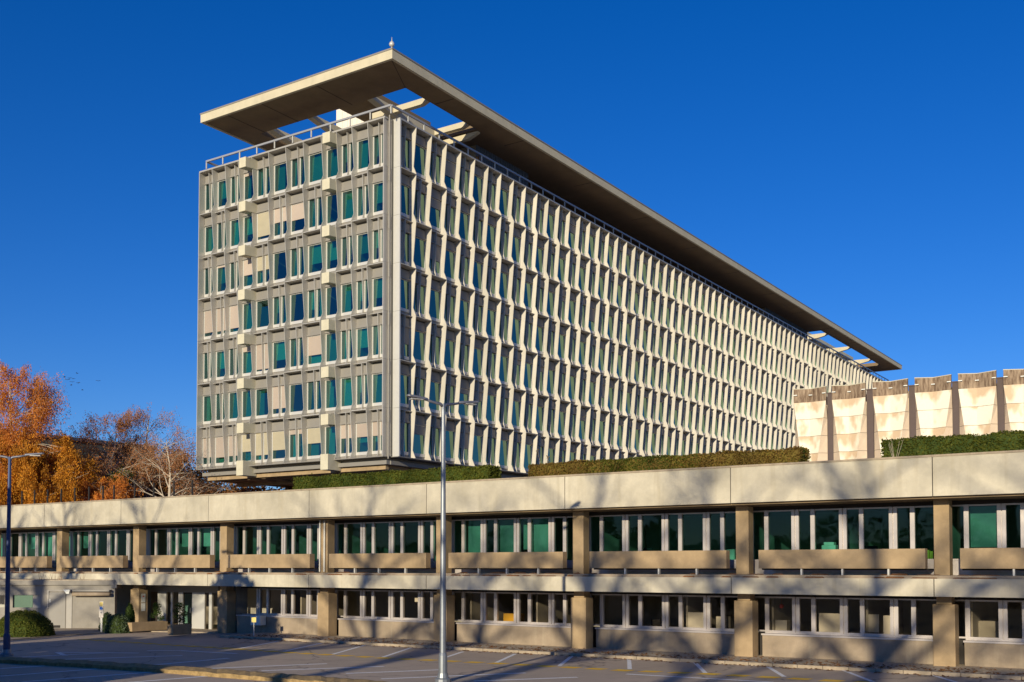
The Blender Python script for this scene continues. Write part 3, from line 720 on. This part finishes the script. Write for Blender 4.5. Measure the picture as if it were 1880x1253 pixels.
wb('pilaster',M['panelpale'],124,134,1090,1163,.0,.04)
a=MB(); a.tube((cx(138),YW-.3,cz(1091)),(cx(206),YW-.3,cz(1091)),.13,k=12); a.build('duct',M['base'],wing,smooth=True)
wb('duct_bracket',M['panelgrey'],137,206,1083,1086,.0,.4)
fl=MB(); p=(cx(130),YW-.5,cz(1084)); fl.loft([[(p[0]-.2,p[1]-.1,p[2]+.05),(p[0]+.22,p[1]-.1,p[2]+.05),(p[0]+.22,p[1]+.5,p[2]+.05),(p[0]-.2,p[1]+.5,p[2]+.05)],[(p[0]+.02,p[1]-.15,p[2]-.2),(p[0]+.18,p[1]-.15,p[2]-.2),(p[0]+.18,p[1],p[2]-.18),(p[0]+.02,p[1],p[2]-.18)]])
fl.build('floodlight',M['cab'],wing)
wb('wall_vent',M['darkgap'],99,113,1148,1152.5,.031,.05)
a=MB(); a.box(cx(205),cx(216),YW-.1,YW+1,cz(1080),cz(1066)); a.build('end_block',M['wingwall'],wing)
# dry weeds on wing roof
wd=MB(); random.seed(8)
for pxx in (72,76,86,101,106,111,150):
    for i in range(5):
        x=cx(pxx)+random.uniform(-.2,.2); h=random.uniform(.2,.5); wd.tube((x,YW+.4,cz(1064.6)),(x+random.uniform(-.12,.12),YW+.4,cz(1064.6)+h),.008,.004,k=3)
wo_=wd.build('dry_weeds',M['orangetwig']); wo_.rotation_euler=(0,0,TH); tag(wo_,'dry brown weeds growing along the gravel roof of the side wing','weeds',kind='stuff')
# pavement at wing
pv=MB(); A=[gnd(-80,1190),gnd(0,1178),gnd(120,1168),gnd(240,1160),gnd(400,1163)]; B=[gnd(400,1155),gnd(400,1130),gnd(-80,1130)]
pv.poly([(p[0],p[1],G+.06) for p in A+B]); 
for i in range(len(A)-1): pv.quad((A[i][0],A[i][1],G),(A[i+1][0],A[i+1][1],G),(A[i+1][0],A[i+1][1],G+.06),(A[i][0],A[i][1],G+.06))
tag(pv.build('entrance_pavement',M['kerb']),kind='structure')

# ---------------------------------------------------------------- street furniture
def lamp_post(loc,h,rz,label):
    t=empty('lamp_post',loc,rz,label,'street lamp','twin headed lamps in the parking lot')
    a=MB(); a.loft([[(r*cos(i*.5236),r*sin(i*.5236),z) for i in range(12)] for z,r in((0,.15),(.9,.15),(1.0,.11),(h*.5,.095),(h,.07))]); a.build('pole',M['galv'] if loc[0]>-40 else M['poleshade'],t,smooth=False)  # left pole has deep blue shade put into its colour
    a=MB(); a.loft([[(r*cos(i*.5236),r*sin(i*.5236),z) for i in range(12)] for z,r in((-.05,.28),(.1,.28),(.14,.2),(.3,.17))]); a.build('base',M['galv'],t)
    for s in(-1,1):
        a=MB(); a.path([(0,0,h-.12),(s*.12,0,h-.02),(s*.45,0,h+.03),(s*.72,0,h+.09)],[.06,.055,.045,.04]); ar=a.build('arm',M['lampdark'],t,smooth=True)
        a=MB(); sec=[(.62,.05,.05),(.75,.10,.05),(1.05,.13,.05),(1.36,.12,.045),(1.42,.07,.03)]
        a.loft([[(s*x,-w_,h+.09+(x-.62)*.10-hh*.6),(s*x,w_,h+.09+(x-.62)*.10-hh*.6),(s*x,w_*.75,h+.09+(x-.62)*.10+hh),(s*x,-w_*.75,h+.09+(x-.62)*.10+hh)] for x,w_,hh in sec]); hd=a.build('lamp_head',M['lampdark'],t,bevel=.01)
        a=MB(); a.box(min(s*.85,s*1.28),max(s*.85,s*1.28),-.12,.12,h+.055,h+.075); a.build('lens',M['frame'],hd)
    return t
# arm axis: left head nearer to the viewer
g0=gnd(813,1252); lamp_post((g0[0],g0[1],G),9.62,TH+R(33),'tall grey twin headed lamp post standing in front of the block at centre')
g1=gnd(12,1205); lamp_post((g1[0],g1[1],G),8.85,TH+R(12),'tall lamp post with its pole coloured as in blue shade at the left edge of the parking lot')
# slim sign post
gp=gnd(186,1162); t=empty('sign_post',gp,TH,'slim white totem sign with a blue disc beside the silvery shrub','sign')
D=gp[1]*cos(TH)-gp[0]*sin(TH); s=D/FP
a=MB(); a.box(-1.8*s,1.8*s,-.03,.03,0,32*s); a.build('post',M['frame'],t)
a=MB(); a.box(-3.8*s,3.8*s,-.07,-.03,28*s,57*s); pn=a.build('panel',M['whitewall'],t)
M['blue']=plain('sign_blue',(.03,.22,.75),.5); M['ylw']=plain('sign_yellow',(.8,.6,.15),.5)
a=MB(); a.tube((0,-.071,44.5*s),(0,-.085,44.5*s),2.7*s,k=16); a.build('blue_disc',M['blue'],pn)
a=MB(); a.box(-3*s,3*s,-.08,-.07,49*s,56*s); a.build('yellow_band',M['ylw'],pn)
a=MB(); a.tube((0,-.071,36.5*s),(0,-.08,36.5*s),1.1*s,k=10); a.build('dark_dot',M['dark'],pn)
# small yellow sign and box by wall
gp=gnd(466,1172); t=empty('small_sign',gp,TH,'small yellow plate on a thin post in front of the pale wall box','sign'); D=gp[1]*cos(TH)-gp[0]*sin(TH); s=D/FP
a=MB(); a.tube((0,0,0),(0,0,30*s),.03,k=8); a.build('post',M['frame'],t)
a=MB(); a.box(-4.2*s,4.2*s,-.045,-.03,29*s,38*s); a.build('plate',M['ylw'],t)
a=MB(); a.box(-47.55,-46.75,44.15,44.6,.32,.88); o=a.build('electrical_box',M['cab'],bevel=.01); tag(o,'pale electrical cabinet fixed to the shaded base wall near the small yellow sign','utility box')
d_=MB(); d_.box(-47.5,-46.8,44.12,44.15,.36,.84); d_.build('door',M['cab'],o)
# planters + their shrubs
def planter(x0,x1,y0,y1,h,label):
    t=empty('concrete_planter',((x0+x1)/2,(y0+y1)/2,G),0,label,'planter','concrete planters by the entrance'); w_=(x1-x0)/2; l=(y1-y0)/2
    a=MB(); a.loft([[(-w_*k,-l*k,z),(w_*k,-l*k,z),(w_*k,l*k,z),(-w_*k,l*k,z)] for z,k in((0.08,.9),(.10,.97),(h,1.0),(h,.86),(h-.12,.85))]); a.build('trough',M['tan'],t)
    a=MB(); a.box(-w_*.9,w_*.9,-l*.9,l*.9,h-.13,h-.08); a.build('soil',M['barkd'],t)
pa=gnd(241,1163); planter(pa[0]-.4,pa[0]+.05,pa[1],pa[1]+2.6,.62,'longer concrete planter trough in front of the tan entrance column')
pb=gnd(316,1169.5); planter(pb[0]-.4,pb[0]+.05,pb[1],pb[1]+1.35,.66,'short concrete planter trough in front of the glass doors')
def topiary(x,y,z,h,label,seed):
    rnd=random.Random(seed); t=empty('cloud_pruned_shrub',(x,y,z),0,label,'shrub')
    st=MB(); lf=MB(); st.tube((0,0,0),(0,0,h*.9),.03,.015,k=6)
    for i in range(6):
        a_=rnd.uniform(0,6.28); zz=h*(.3+.14*i); r=.28*(1-i*.12); p=(cos(a_)*r,sin(a_)*r,zz); st.tube((0,0,zz-.1),p,.018,.01,k=5)
        leafblob(lf,p,.24,.24,.17,130,.085,rnd=rnd)
    leafblob(lf,(0,0,h),.22,.22,.2,110,.085,rnd=rnd)
    st.build('stem',M['barkd'],t); lf.build('foliage',M['leaf_gr'],t)
topiary(pa[0]-.15,pa[1]+1.9,G+.52,1.05,'cloud pruned shrub in the longer planter under the two white notices',1)
topiary(pb[0]-.15,pb[1]+.65,G+.56,1.2,'cloud pruned shrub in the short planter before the glass doors',2)
def bush(x,y,z,rx,ry,rz_,n,s,mat,label,seed,name='bush'):
    rnd=random.Random(seed); t=empty(name,(x,y,z),0,label,'bush'); a=MB(); 
    # twiggy core blocks light, leaves on a lumpy shell
    import mathutils
    rings=[]
    for i in range(9):
        ph=i/8*math.pi/2; rr=cos(ph)
        rings.append([(rx*.93*rr*cos(q*.5236)*(1+.06*rnd.uniform(-1,1)),ry*.93*rr*sin(q*.5236)*(1+.06*rnd.uniform(-1,1)),rz_*.93*sin(ph)) for q in range(12)])
    c=MB(); c.loft(rings,cap=False); c.build('stems',M['leaf_gr'],t)
    for _ in range(n):
        a_=rnd.uniform(0,6.283); e=math.asin(rnd.random()**.9); k=.97+.02*sin(a_*5+seed)+.02*sin(e*9+a_*3)+rnd.uniform(-.05,.03)
        leaf(a,Vector((rx*k*cos(e)*cos(a_),ry*k*cos(e)*sin(a_),rz_*k*sin(e))),s*rnd.uniform(.6,1.3),rnd)
    a.build('foliage',M[mat],t)
bx_,by_=camxy(46,61); bush(bx_,by_,G,1.75,1.6,1.5,11000,.075,'leaf_hedge','rounded clipped green bush in front of the wing, beside the left lamp post',3)
bx_,by_=camxy(218,64.5); bush(bx_,by_,G,.85,.8,1.15,1500,.11,'leaf_silver','silvery spreading shrub between the totem sign and the longer planter',4,'shrub')
bx_,by_=camxy(199,65.5); bush(bx_,by_,G,.5,.5,1.2,700,.11,'leaf_silver','taller narrow silvery shrub just right of the totem sign',14,'shrub')
bx_,by_=camxy(240,66.5); bush(bx_,by_,G,.35,.35,1.75,900,.09,'leaf_gr','dark green upright shrub at the foot of the tan entrance column',5,'shrub')

# ---------------------------------------------------------------- hedges on the roof
def hedge(x0,x1,y0,y1,z0,z1,mat,n,label,seed,mat2=None):
    rnd=random.Random(seed); t=empty('roof_hedge',((x0+x1)/2,(y0+y1)/2,z0),0,label,'hedge','clipped hedges along the roof edge')
    X=(x1-x0)/2; Y=(y1-y0)/2; H=z1-z0
    c=MB(); c.box(-X+.06,X-.06,-Y+.05,Y-.05,0,H-.07); c.build('stems',M[mat2 or 'leaf_gr'],t)
    A=MB()
    for _ in range(n):
        f=rnd.random(); u=rnd.uniform(-X,X); b=.05*sin(u*1.7+seed)+.04*sin(u*4.1)
        if f<.5: p=(u,-Y+rnd.uniform(-.04,.05)+b*.3,rnd.uniform(0,H+b))
        elif f<.85: p=(u,rnd.uniform(-Y,Y),H+b*.5+rnd.uniform(-.07,.03))
        elif f<.93: p=(X+rnd.uniform(-.08,.05),rnd.uniform(-Y,Y),rnd.uniform(0,H))
        else: p=(-X+rnd.uniform(-.05,.08),rnd.uniform(-Y,Y),rnd.uniform(0,H))
        if rnd.random()<.0006: p=(p[0],p[1],H+rnd.uniform(.05,.25))
        A.mi=0 if (not mat2 or sin(u*.55+seed)+rnd.uniform(-.6,.6)>.35) else 1
        leaf(A,Vector(p),.10*rnd.uniform(.5,1.2),rnd,asp=.8)
    A.build('foliage',[M[mat]]+([M[mat2]] if mat2 else []),t)
hedge(-44.4,-30.8,44.4,45.5,7.76,8.84,'leaf_hedge',15000,'green roof hedge in front of the tower underside, leftmost of three',1)
hedge(-28.4,-14.8,44.4,45.5,7.76,8.76,'leaf_hedge',15000,'russet and green roof hedge at the foot of the long tower facade, middle of three',2,'leaf_hedger')
hedge(-11.45,3,44.4,45.5,7.76,8.86,'leaf_hedge',15000,'dark green roof hedge before the pale folded hall, rightmost of three',5)
for x,y,h,l,s_ in((-28.0+.4,44.6,1.9,'thin yellow leaved sapling rising from the middle roof hedge',6),(-10.9,44.2,1.35,'bare pale stems of a shrub at the left end of the rightmost roof hedge',7)):
    rnd=random.Random(s_); t=empty('sapling',(x,y,7.7),0,l,'plant'); a=MB(); lf=MB()
    for i in range(4 if s_==6 else 6):
        p=Vector((rnd.uniform(-.05,.05),0,.1)); q=p+Vector((rnd.uniform(-.35,.35),rnd.uniform(-.2,.2),h*rnd.uniform(.6,1))); a.tube(p,q,.009,.004,k=4)
        if s_==6:
            for j in range(30): leaf(lf,p.lerp(q,rnd.random())+Vector((rnd.uniform(-.08,.08),rnd.uniform(-.08,.08),0)),.09,rnd)
    a.build('stems',M['bark'],t)
    if lf.v: lf.build('foliage',M['leaf_hedger'],t)
# fence posts on the roof at left
px_list=[39,62,86,111,136,162,188,208,246,281,318,352]
fen=empty('roof_fence',(0,0,0),0,'thin dark posted fence along the far edge of the low roof at left','fence')
for px in px_list:
    x=xw(px,47.0); a=MB(); a.box(x-.045,x+.045,46.96,47.04,7.76,9.4); a.build('post',M['darkgap'],fen)

# ---------------------------------------------------------------- folded hall at right
hall=empty('folded_hall',(0,0,0),0,'sunlit hall of folded pale concrete panels stained brown along the top','hall')
def stained():
    m,nt,b,o=newmat('stained_concrete')
    g=N(nt,'ShaderNodeNewGeometry'); sp=N(nt,'ShaderNodeSeparateXYZ'); nt.links.new(g.outputs['Position'],sp.inputs[0])
    n=noise(nt,1,7,sc3=(5,5,1.1)); n2=noise(nt,.8,2,sc3=(1.1,1.1,.7)); n4=noise(nt,12,5)
    # distance under each panel joint (joints every 1.4 m below 16.98)
    def mth(op,a,b_=None):
        q=N(nt,'ShaderNodeMath',operation=op)
        for i,v in enumerate((a,b_)):
            if v is None: continue
            if hasattr(v,'is_linked'): nt.links.new(v,q.inputs[i])
            else: q.inputs[i].default_value=v
        return q.outputs[0]
    dz=mth('SUBTRACT',16.98,sp.outputs[2]); fr=mth('FRACT',mth('DIVIDE',dz,1.4))
    # irregular streak length per place
    ln=mth('MULTIPLY',mth('SUBTRACT',n2,.36),6.0)
    s=mth('SUBTRACT',mth('ADD',mth('MULTIPLY',ln,1),mth('MULTIPLY',mth('SUBTRACT',n,.5),.9)),mth('MULTIPLY',fr,1.5))
    s=ramp(nt,s,[(-.0,0),(1.0,.85)])
    top=mth('GREATER_THAN',sp.outputs[2],16.98)
    ts=ramp(nt,n,[(.3,.15),(.66,1)])
    c0=mix(nt,n4,(.80,.73,.56),(.90,.83,.68))
    c=mix(nt,s,c0,(.60,.41,.25)); ct=mix(nt,ts,(.52,.39,.27),(.12,.075,.05))
    c=mix(nt,top,c,ct)
    nt.links.new(c,b.inputs['Base Color']); b.inputs['Roughness'].default_value=.9; b.inputs['Specular IOR Level'].default_value=.1
    bump(nt,b,n4,.3,.02); return m
M['stain']=stained(); M['pink']=concrete('pinkish_concrete',(.72,.57,.42),.1,.15,1.2); M['hallgap']=plain('gap_brown',(.11,.08,.075),.8)
hx=-28.87; HY=85; random.seed(31)
xs_h=[-28.87,-25.77,-22.58,-19.44,-16.32,-13.21,-10.1,-7.0,-3.9]
for i,x in enumerate(xs_h):
    wd=2.62 if i else 2.62; c=x+wd/2-.08; e0,e1=x,x+wd
    top=18.08; zj=16.98; zb_=6
    p=MB()
    # top band, V folded inwards at centre
    rec=.6
    for (a,ya,b,yb_) in((e0,HY,c,HY+rec),(c,HY+rec,e1,HY)):
        p.loft([[(a,ya,zj+.03),(b,yb_,zj+.03),(b,yb_+.22,zj+.03),(a,ya+.22,zj+.03)],[(a,ya,top),(b,yb_,top),(b,yb_+.22,top),(a,ya+.22,top)]])
    p.build('panel_top',M['stain'],hall)
    cpm=MB()
    for (a,ya,b,yb_) in((e0-.01,HY-.02,c,HY+rec-.02),(c,HY+rec-.02,e1+.01,HY-.02)): cpm.loft([[(a,ya,top+.003),(b,yb_,top+.003),(b,yb_+.26,top+.003),(a,ya+.26,top+.003)],[(a,ya,top+.06),(b,yb_,top+.06),(b,yb_+.26,top+.06),(a,ya+.26,top+.06)]])
    cpm.build('capping',M['cream'],hall)
    q=MB(); fk=MB()
    zz=[zj]+[zj-1.4*k for k in range(1,8)]
    for k in range(len(zz)-1):
        za,zb2=zz[k]-.0,zz[k+1]+.025
        ia=.14*(zj-za); ib=.14*(zj-zb2); ra=.3*(1-(zj-za)/12); rb_=.3*(1-(zj-zb2)/12); pa_=.05*(zj-za); pb_=.05*(zj-zb2)
        L0=(e0+ia,HY-pa_,za); L1=(e0+ib,HY-pb_,zb2); C0=(c,HY+ra,za); C1=(c,HY+rb_,zb2); R0=(e1-ia,HY-pa_,za); R1=(e1-ib,HY-pb_,zb2)
        q.quad(L1,C1,C0,L0); q.quad(C1,R1,R0,C0)
        fk.quad((e0,HY+.3,zb2),L1,L0,(e0,HY+.3 if k else HY,za)); fk.quad(R1,(e1,HY+.3,zb2),(e1,HY+.3 if k else HY,za),R0)
    q.build('panel_face',M['stain'],hall); fk.build('panel_flank',M['pink'],hall)
    bk=MB(); bk.box(e0,e1,HY+1.12,HY+1.3,zb_,top-.75); bk.build('panel_back',M['pink'],hall)
    gp_=MB(); gp_.box(e1-.02,e1+.5,HY+.42,HY+1.1,zb_,17.55); gp_.box(e1-.03,e1+.51,HY+.38,HY+1.1,17.55,17.65); gp_.build('recess_strip',M['hallgap'],hall)
    cl=MB()
    for xx,yy in((e0+.15,HY+.02),(c,HY+rec-.08),(e1-.15,HY+.02)): cl.box(xx-.14,xx+.14,yy-.08,yy,17.55,17.62)
    cl.build('clip',M['cab'],hall)
rf=MB(); rf.box(-28.8,0,HY+1.35,HY+30,5,17.3); rf.build('hall_body',M['pink'],hall)

# ---------------------------------------------------------------- far building at left
far=empty('far_block',(0,0,0),0,'dark grey distant block seen behind the orange birches','building')
fx=-108.5; a=MB(); a.box(fx-14,fx,48,85,G,18.0); a.build('wall',plain('far_wall',(.10,.115,.11),.8),far)
for k in range(4):
    y=50
    while y<82:
        b=MB(); b.box(fx,fx+.12,y,y+3.4,4.6+k*3.3,6.4+k*3.3)
        if y<110: b.build('window',M['darkgap'],far)
        y+=4.2
b=MB(); b.box(fx-14.2,fx+.25,47.8,85.2,18.0,18.35); b.build('roof',M['clad'],far)
ter=MB(); ter.box(-400,-40,250,700,G-1,6); tag(ter.build('distant_ground_rise',M['leaf_br']),kind='structure')

wd_=MB(); random.seed(66)
for _ in range(13000):
    x=random.uniform(-330,-60); h=29+2*sin(x*.11)+1.5*sin(x*.37+1)
    leaf(wd_,Vector((x,232+random.uniform(-4,4),6+(h-2)*random.random()**.6)),1.3*random.uniform(.5,1.3))
wd_.box(-330,-60,236,238,5,27)
tag(wd_.build('distant_woodland',M['leaf_br']),'distant brown autumn woodland behind the tower',kind='stuff',cat='trees')
# ---------------------------------------------------------------- trees
def grow(rnd,st,tips,p,d,L,r,depth,maxd,spread,grav,k=5,twigs=True):
    n=3; pts=[p]; rad=[r]
    for i in range(n):
        d=(d+Vector((rnd.uniform(-1,1),rnd.uniform(-1,1),rnd.uniform(-.6,.6)))*.16+Vector((0,0,grav))).normalized()
        p=p+d*L/n; pts.append(p); rad.append(r*(1-.38*(i+1)/n))
    st.path([tuple(x) for x in pts],rad,k=k if depth<2 else 3 if depth>2 else 4)
    tips.append((p,d,depth))
    if depth>=2: tips.append((pts[1],d,depth)); tips.append((pts[2],d,depth))
    if depth<maxd:
        for j in range(rnd.choice((2,3,3)) if depth else 4):
            b=pts[rnd.choice((1,2,3))] if j else pts[-1]
            u=d.orthogonal().normalized(); u.rotate(Matrix.Rotation(rnd.uniform(0,6.283),3,d))
            sp=spread*rnd.uniform(.5,1.2) if j else spread*.3
            nd=(d*cos(sp)+u*sin(sp)).normalized()
            grow(rnd,st,tips,b,nd,L*rnd.uniform(.6,.82),rad[-1]*rnd.uniform(.65,.9),depth+1,maxd,spread,grav,k)
def tree(x,y,z,H,seed,label,leafm=None,nleaf=20,ls=.2,spread=.6,barkm='bark',maxd=4,droop=True,name='birch_tree',crown=1.0,group=None,lean=0,r0=None,cl=.9,nside=3,fork=.45,tf=.26):
    rnd=random.Random(seed); t=empty(name,(x,y,z),0,label,'tree',group)
    st=MB(); tips=[]
    th=H*tf; r=r0 or H*.013
    p=Vector((0,0,0)); top=Vector((lean*th,0,th)); st.tube(p,top,r*1.3,r,k=7)
    br=MB()
    # central leader with side branches
    d=Vector((lean,0,1)).normalized()
    for i in range(10):
        f=i/10; q=top+d*(H*.68*f); 
    pts=[top]; cur=top.copy(); dd=d.copy(); NSEG=10
    for i in range(NSEG):
        dd=(dd+Vector((rnd.uniform(-1,1),rnd.uniform(-1,1),0))*.11+Vector((0,0,.03))).normalized(); cur=cur+dd*(H*(.86-tf)/NSEG); pts.append(cur.copy())
    rr=[r*(1-.093*i) for i in range(NSEG+1)]
    br.path([tuple(q) for q in pts],rr,k=6)
    tips.append((pts[-1],dd,2)); tips.append((pts[-2],dd,2))
    for i in range(NSEG):
        for j in range(nside):
            a=rnd.uniform(0,6.283); up=rnd.uniform(.5,1.2)
            nd=Vector((cos(a)*spread,sin(a)*spread,up*.7)).normalized()
            q=pts[i].lerp(pts[i+1],rnd.random())
            L=H*.15*(1-.07*i)*crown*rnd.uniform(.7,1.3)
            grow(rnd,br,tips,q,nd,L,rr[i]*fork,1,maxd,.55,.0 if not droop else -.02)
    trunk=st.build('trunk',M[barkm],t)
    if leafm:
        lf=MB()
        for (q,dr,dep) in tips:
            if dep<2: continue
            if rnd.random()<.05: continue
            if droop:
                for s_ in range(rnd.choice((1,2,2))):
                    L=rnd.uniform(.5,2.2)*cl*H/20; ox,oy=rnd.uniform(-.3,.3),rnd.uniform(-.3,.3)
                    for _ in range(nleaf):
                        f=rnd.random(); w_=.10+.12*f; leaf(lf,q+Vector((ox*f+rnd.gauss(0,w_),oy*f+rnd.gauss(0,w_),-L*f+rnd.gauss(0,.08))),ls*rnd.uniform(.6,1.3),rnd,droop=1,asp=.5)
            else:
                for _ in range(nleaf): leaf(lf,q+Vector((rnd.gauss(0,.35),rnd.gauss(0,.35),rnd.gauss(0,.28)))*cl,ls*rnd.uniform(.6,1.3),rnd)
        br.build('branches',M[barkm],t); lf.build('crown',M[leafm],t)
    else: br.build('crown',M[barkm],t)
    return t
gt='autumn trees behind the low block'
def tp(px,D,H,seed,label,**k):
    x,y=camxy(px,D); return tree(x,y,k.pop('z',G),H,seed,label,group=gt,**k)
TREES=True
if TREES:
    tp(20,98,25.0,1,'tallest weeping birch with rust twigs and orange leaves, at the left edge',leafm='leaf_or',nleaf=13,ls=.14,spread=.85,crown=1.0,cl=1.3,nside=4)
    tp(66,96,16.6,2,'bright amber weeping birch low in front of the tallest birch',leafm='leaf_ye',nleaf=20,ls=.17,spread=1.1,crown=1.35,cl=1.4)
    tp(2,98,18.6,3,'golden orange birch cut by the left picture edge',leafm='leaf_ye',nleaf=18,ls=.17,spread=1.1,crown=1.3,cl=1.3)
    tp(112,100,17.2,4,'amber birch with gaps showing the far grey block behind it',leafm='leaf_ye',nleaf=12,ls=.16,spread=.9,crown=1.15)
    tp(168,104,21.2,5,'rusty thin weeping birch behind the roof fence, right of the amber ones',leafm='leaf_ru',nleaf=8,ls=.13,spread=.9,crown=1.1,nside=4)
    tp(180,98,13.8,15,'low orange birch in front of the rusty thin birch',leafm='leaf_or',nleaf=10,ls=.16,spread=1.0,crown=1.2)
    tp(250,106,22.6,6,'slender nearly bare birch with a pale crooked top',leafm='leaf_ru',nleaf=2,ls=.12,spread=.8,crown=.9)
    tp(231,98,14,16,'dark olive slender tree at the right end of the far grey block',leafm='leaf_gr',nleaf=10,ls=.17,spread=.5,crown=.5,barkm='barkd',droop=False)
    tp(297,98,18.2,8,'pale stemmed bare birch leaning right among brown brush',leafm='leaf_ru',nleaf=2,ls=.12,spread=.9,crown=1.1,lean=.12)
    tp(343,108,18.2,9,'dark bare tree beside the left corner of the tower',leafm='leaf_ru',nleaf=2,ls=.13,spread=1.1,crown=1.2,barkm='barkd',droop=False)
    tp(140,102,15.4,21,'orange birch between the amber birch and the rusty thin one',leafm='leaf_or',nleaf=10,ls=.16,spread=1.0,crown=1.2)
    for i,(px,D,H,l) in enumerate(((285,110,15.8,'brown leaved tree filling the gap behind the pale bare birch'),(325,118,15.8,'brown leaved tree next to the left edge of the tower'),(248,118,16,'olive brown tree behind the slender nearly bare birch'),(210,114,14.6,'low brown tree in front of the right end of the far grey block'),(352,112,13.0,'low rust tree just left of the tower base'))):
        tp(px,D,H,10+i*3,l,leafm=('leaf_br','leaf_br','leaf_br','leaf_or','leaf_ru')[i],nleaf=17,ls=.2,spread=1.2,crown=1.35,barkm='barkd',droop=False,cl=1.5)
    for i,(px,D,H,l) in enumerate(((390,112,12.2,'rust brown tree seen under the left corner of the tower'),(430,110,12.2,'rust brown tree under the tower, left of the first beam end'),(475,106,12.0,'dark rust tree seen beneath the tower between the two beam ends'),(515,104,11.6,'dim brown tree beneath the tower just left of the green roof hedge'))):
        tp(px,D,H,40+i,l,leafm='leaf_br' if i%2 else 'leaf_ru',nleaf=12,ls=.24,spread=1.2,crown=1.3,barkm='barkd',droop=False,cl=1.6)
# trees standing behind the viewer along the lot; their shadows fall on the lot and the low block
def shade_tree(tx,t,H,seed,r0,cr):
    x=tx+sin(AZ)*t; y=43-cos(AZ)*t
    return tree(x,y,G,H,seed,'bare leafless tree behind the viewer along the parking lot',leafm=None,spread=.9,barkm='barkd',maxd=3,droop=False,name='bare_tree',crown=cr,group='bare trees along the parking lot behind the viewer',r0=r0,nside=2,fork=.62,tf=.42)
if TREES:
    for i,(tx,t,H,r0,cr) in enumerate(((-70,38,21,.34,1.1),(-63,44,22.5,.4,1.1),(-56,48,23,.38,1.0),(-38,60,26.5,.46,1.1),(-31,64,27,.44,1.1),(-24.5,60,26.5,.52,1.1),(-18,66,28,.46,1.1),(-11.5,60,27,.54,1.1),(-4.5,64,27,.48,1.1),(3,64,26,.5,1.1))):
        shade_tree(tx,t,H,200+i,r0,cr)
    def shade_caster(x,y,H,rad,seed):  # unseen trees, added to throw shade on the lot, block and left lamp
        rnd=random.Random(seed); t=empty('added_shade_tree',(x,y,G),0,'dense unseen tree added to shade the left of the lot','tree','unseen trees added to shade the parking lot')
        a=MB(); a.tube((0,0,0),(0,0,H*.8),.3,.08,k=6); a.build('trunk',M['barkd'],t)
        lf=MB(); leafblob(lf,(0,0,H*.52),rad,rad,H*.48,3600,.55,rnd=rnd,shell=.3); lf.build('crown',M['leaf_gr'],t)
    shade_caster(-42.0,17,10.2,2.8,1); shade_caster(-46.5,18.5,4.8,2.2,2); shade_caster(-37.5,13.5,7.4,3.0,3); shade_caster(-32,9,6.6,3.0,5)
# far belt of trees across the lot, behind the viewer
bt=MB(); random.seed(61)
for _ in range(9000):
    x=random.uniform(-260,150); h=11+2.5*sin(x*.09)+1.5*sin(x*.31+1)
    leaf(bt,Vector((x,-110+random.uniform(-5,5),G+h*random.random()**.7)),1.5*random.uniform(.6,1.3))
bt.box(-260,150,-114,-113,G,G+8.5)
tag(bt.build('tree_belt',M['leaf_gr']),'dark belt of trees far behind the viewer across the parking lot','trees',kind='stuff')
# ---------------------------------------------------------------- fallen leaves
lt=MB(); random.seed(77)
for _ in range(2600):
    x=random.uniform(-46,11); y=41.7+abs(random.gauss(0,1.1)) if random.random()<.75 else 41.3-abs(random.gauss(0,.25))
    if y>44.5: continue
    z=G+.115 if y>41.62 else (G+.01 if y<41.33 else G+.14); s=random.uniform(.04,.09); a=random.uniform(0,6.28)
    cxx,cyy=cos(a)*s,sin(a)*s
    lt.quad((x-cxx,y-cyy,z),(x+cyy,y-cxx,z+random.uniform(.0,.04)),(x+cxx,y+cyy,z+.01),(x-cyy,y+cxx,z+random.uniform(0,.05)))
M['deadleaf']=foliage('dead_leaves',[(.12,.05,.02),(.38,.17,.06),(.28,.12,.04),(.42,.25,.1)],.1)
tag(lt.build('fallen_leaves',M['deadleaf']),'scattered brown fallen leaves along the gravel strip and kerb','leaves',kind='stuff')

# ---------------------------------------------------------------- birds
for i,(px,py) in enumerate(((113,691),(123,693),(119,696),(130,694),(137,684),(126,706),(139,702),(147,715),(176,698),(128,700))):
    x,y=camxy(px,170); z=zat(py,170); b=MB(); r=random.Random(i); f=r.uniform(.05,.14)
    b.loft([[(-.2,0,0),(-.2,.01,0),(-.2,0,.01)],[(-.05,-.05,-.03),(-.05,.05,-.03),(-.05,0,.05)],[(.12,-.04,-.02),(.12,.04,-.02),(.12,0,.04)],[(.22,0,.01),(.22,.005,.01),(.22,0,.015)]])
    for s_ in(-1,1): b.quad((.08,s_*.03,.02),(.02,s_*.25,.02+f),(-.06,s_*.42,f*.6),(-.08,s_*.03,.02))
    o=b.build('flying_bird',M['darkgap']); o.location=(x,y,z); o.rotation_euler=(0,0,r.uniform(0,6)); tag(o,'one of a small flock of distant dark birds in the sky left of the tower','bird','flock of distant birds')
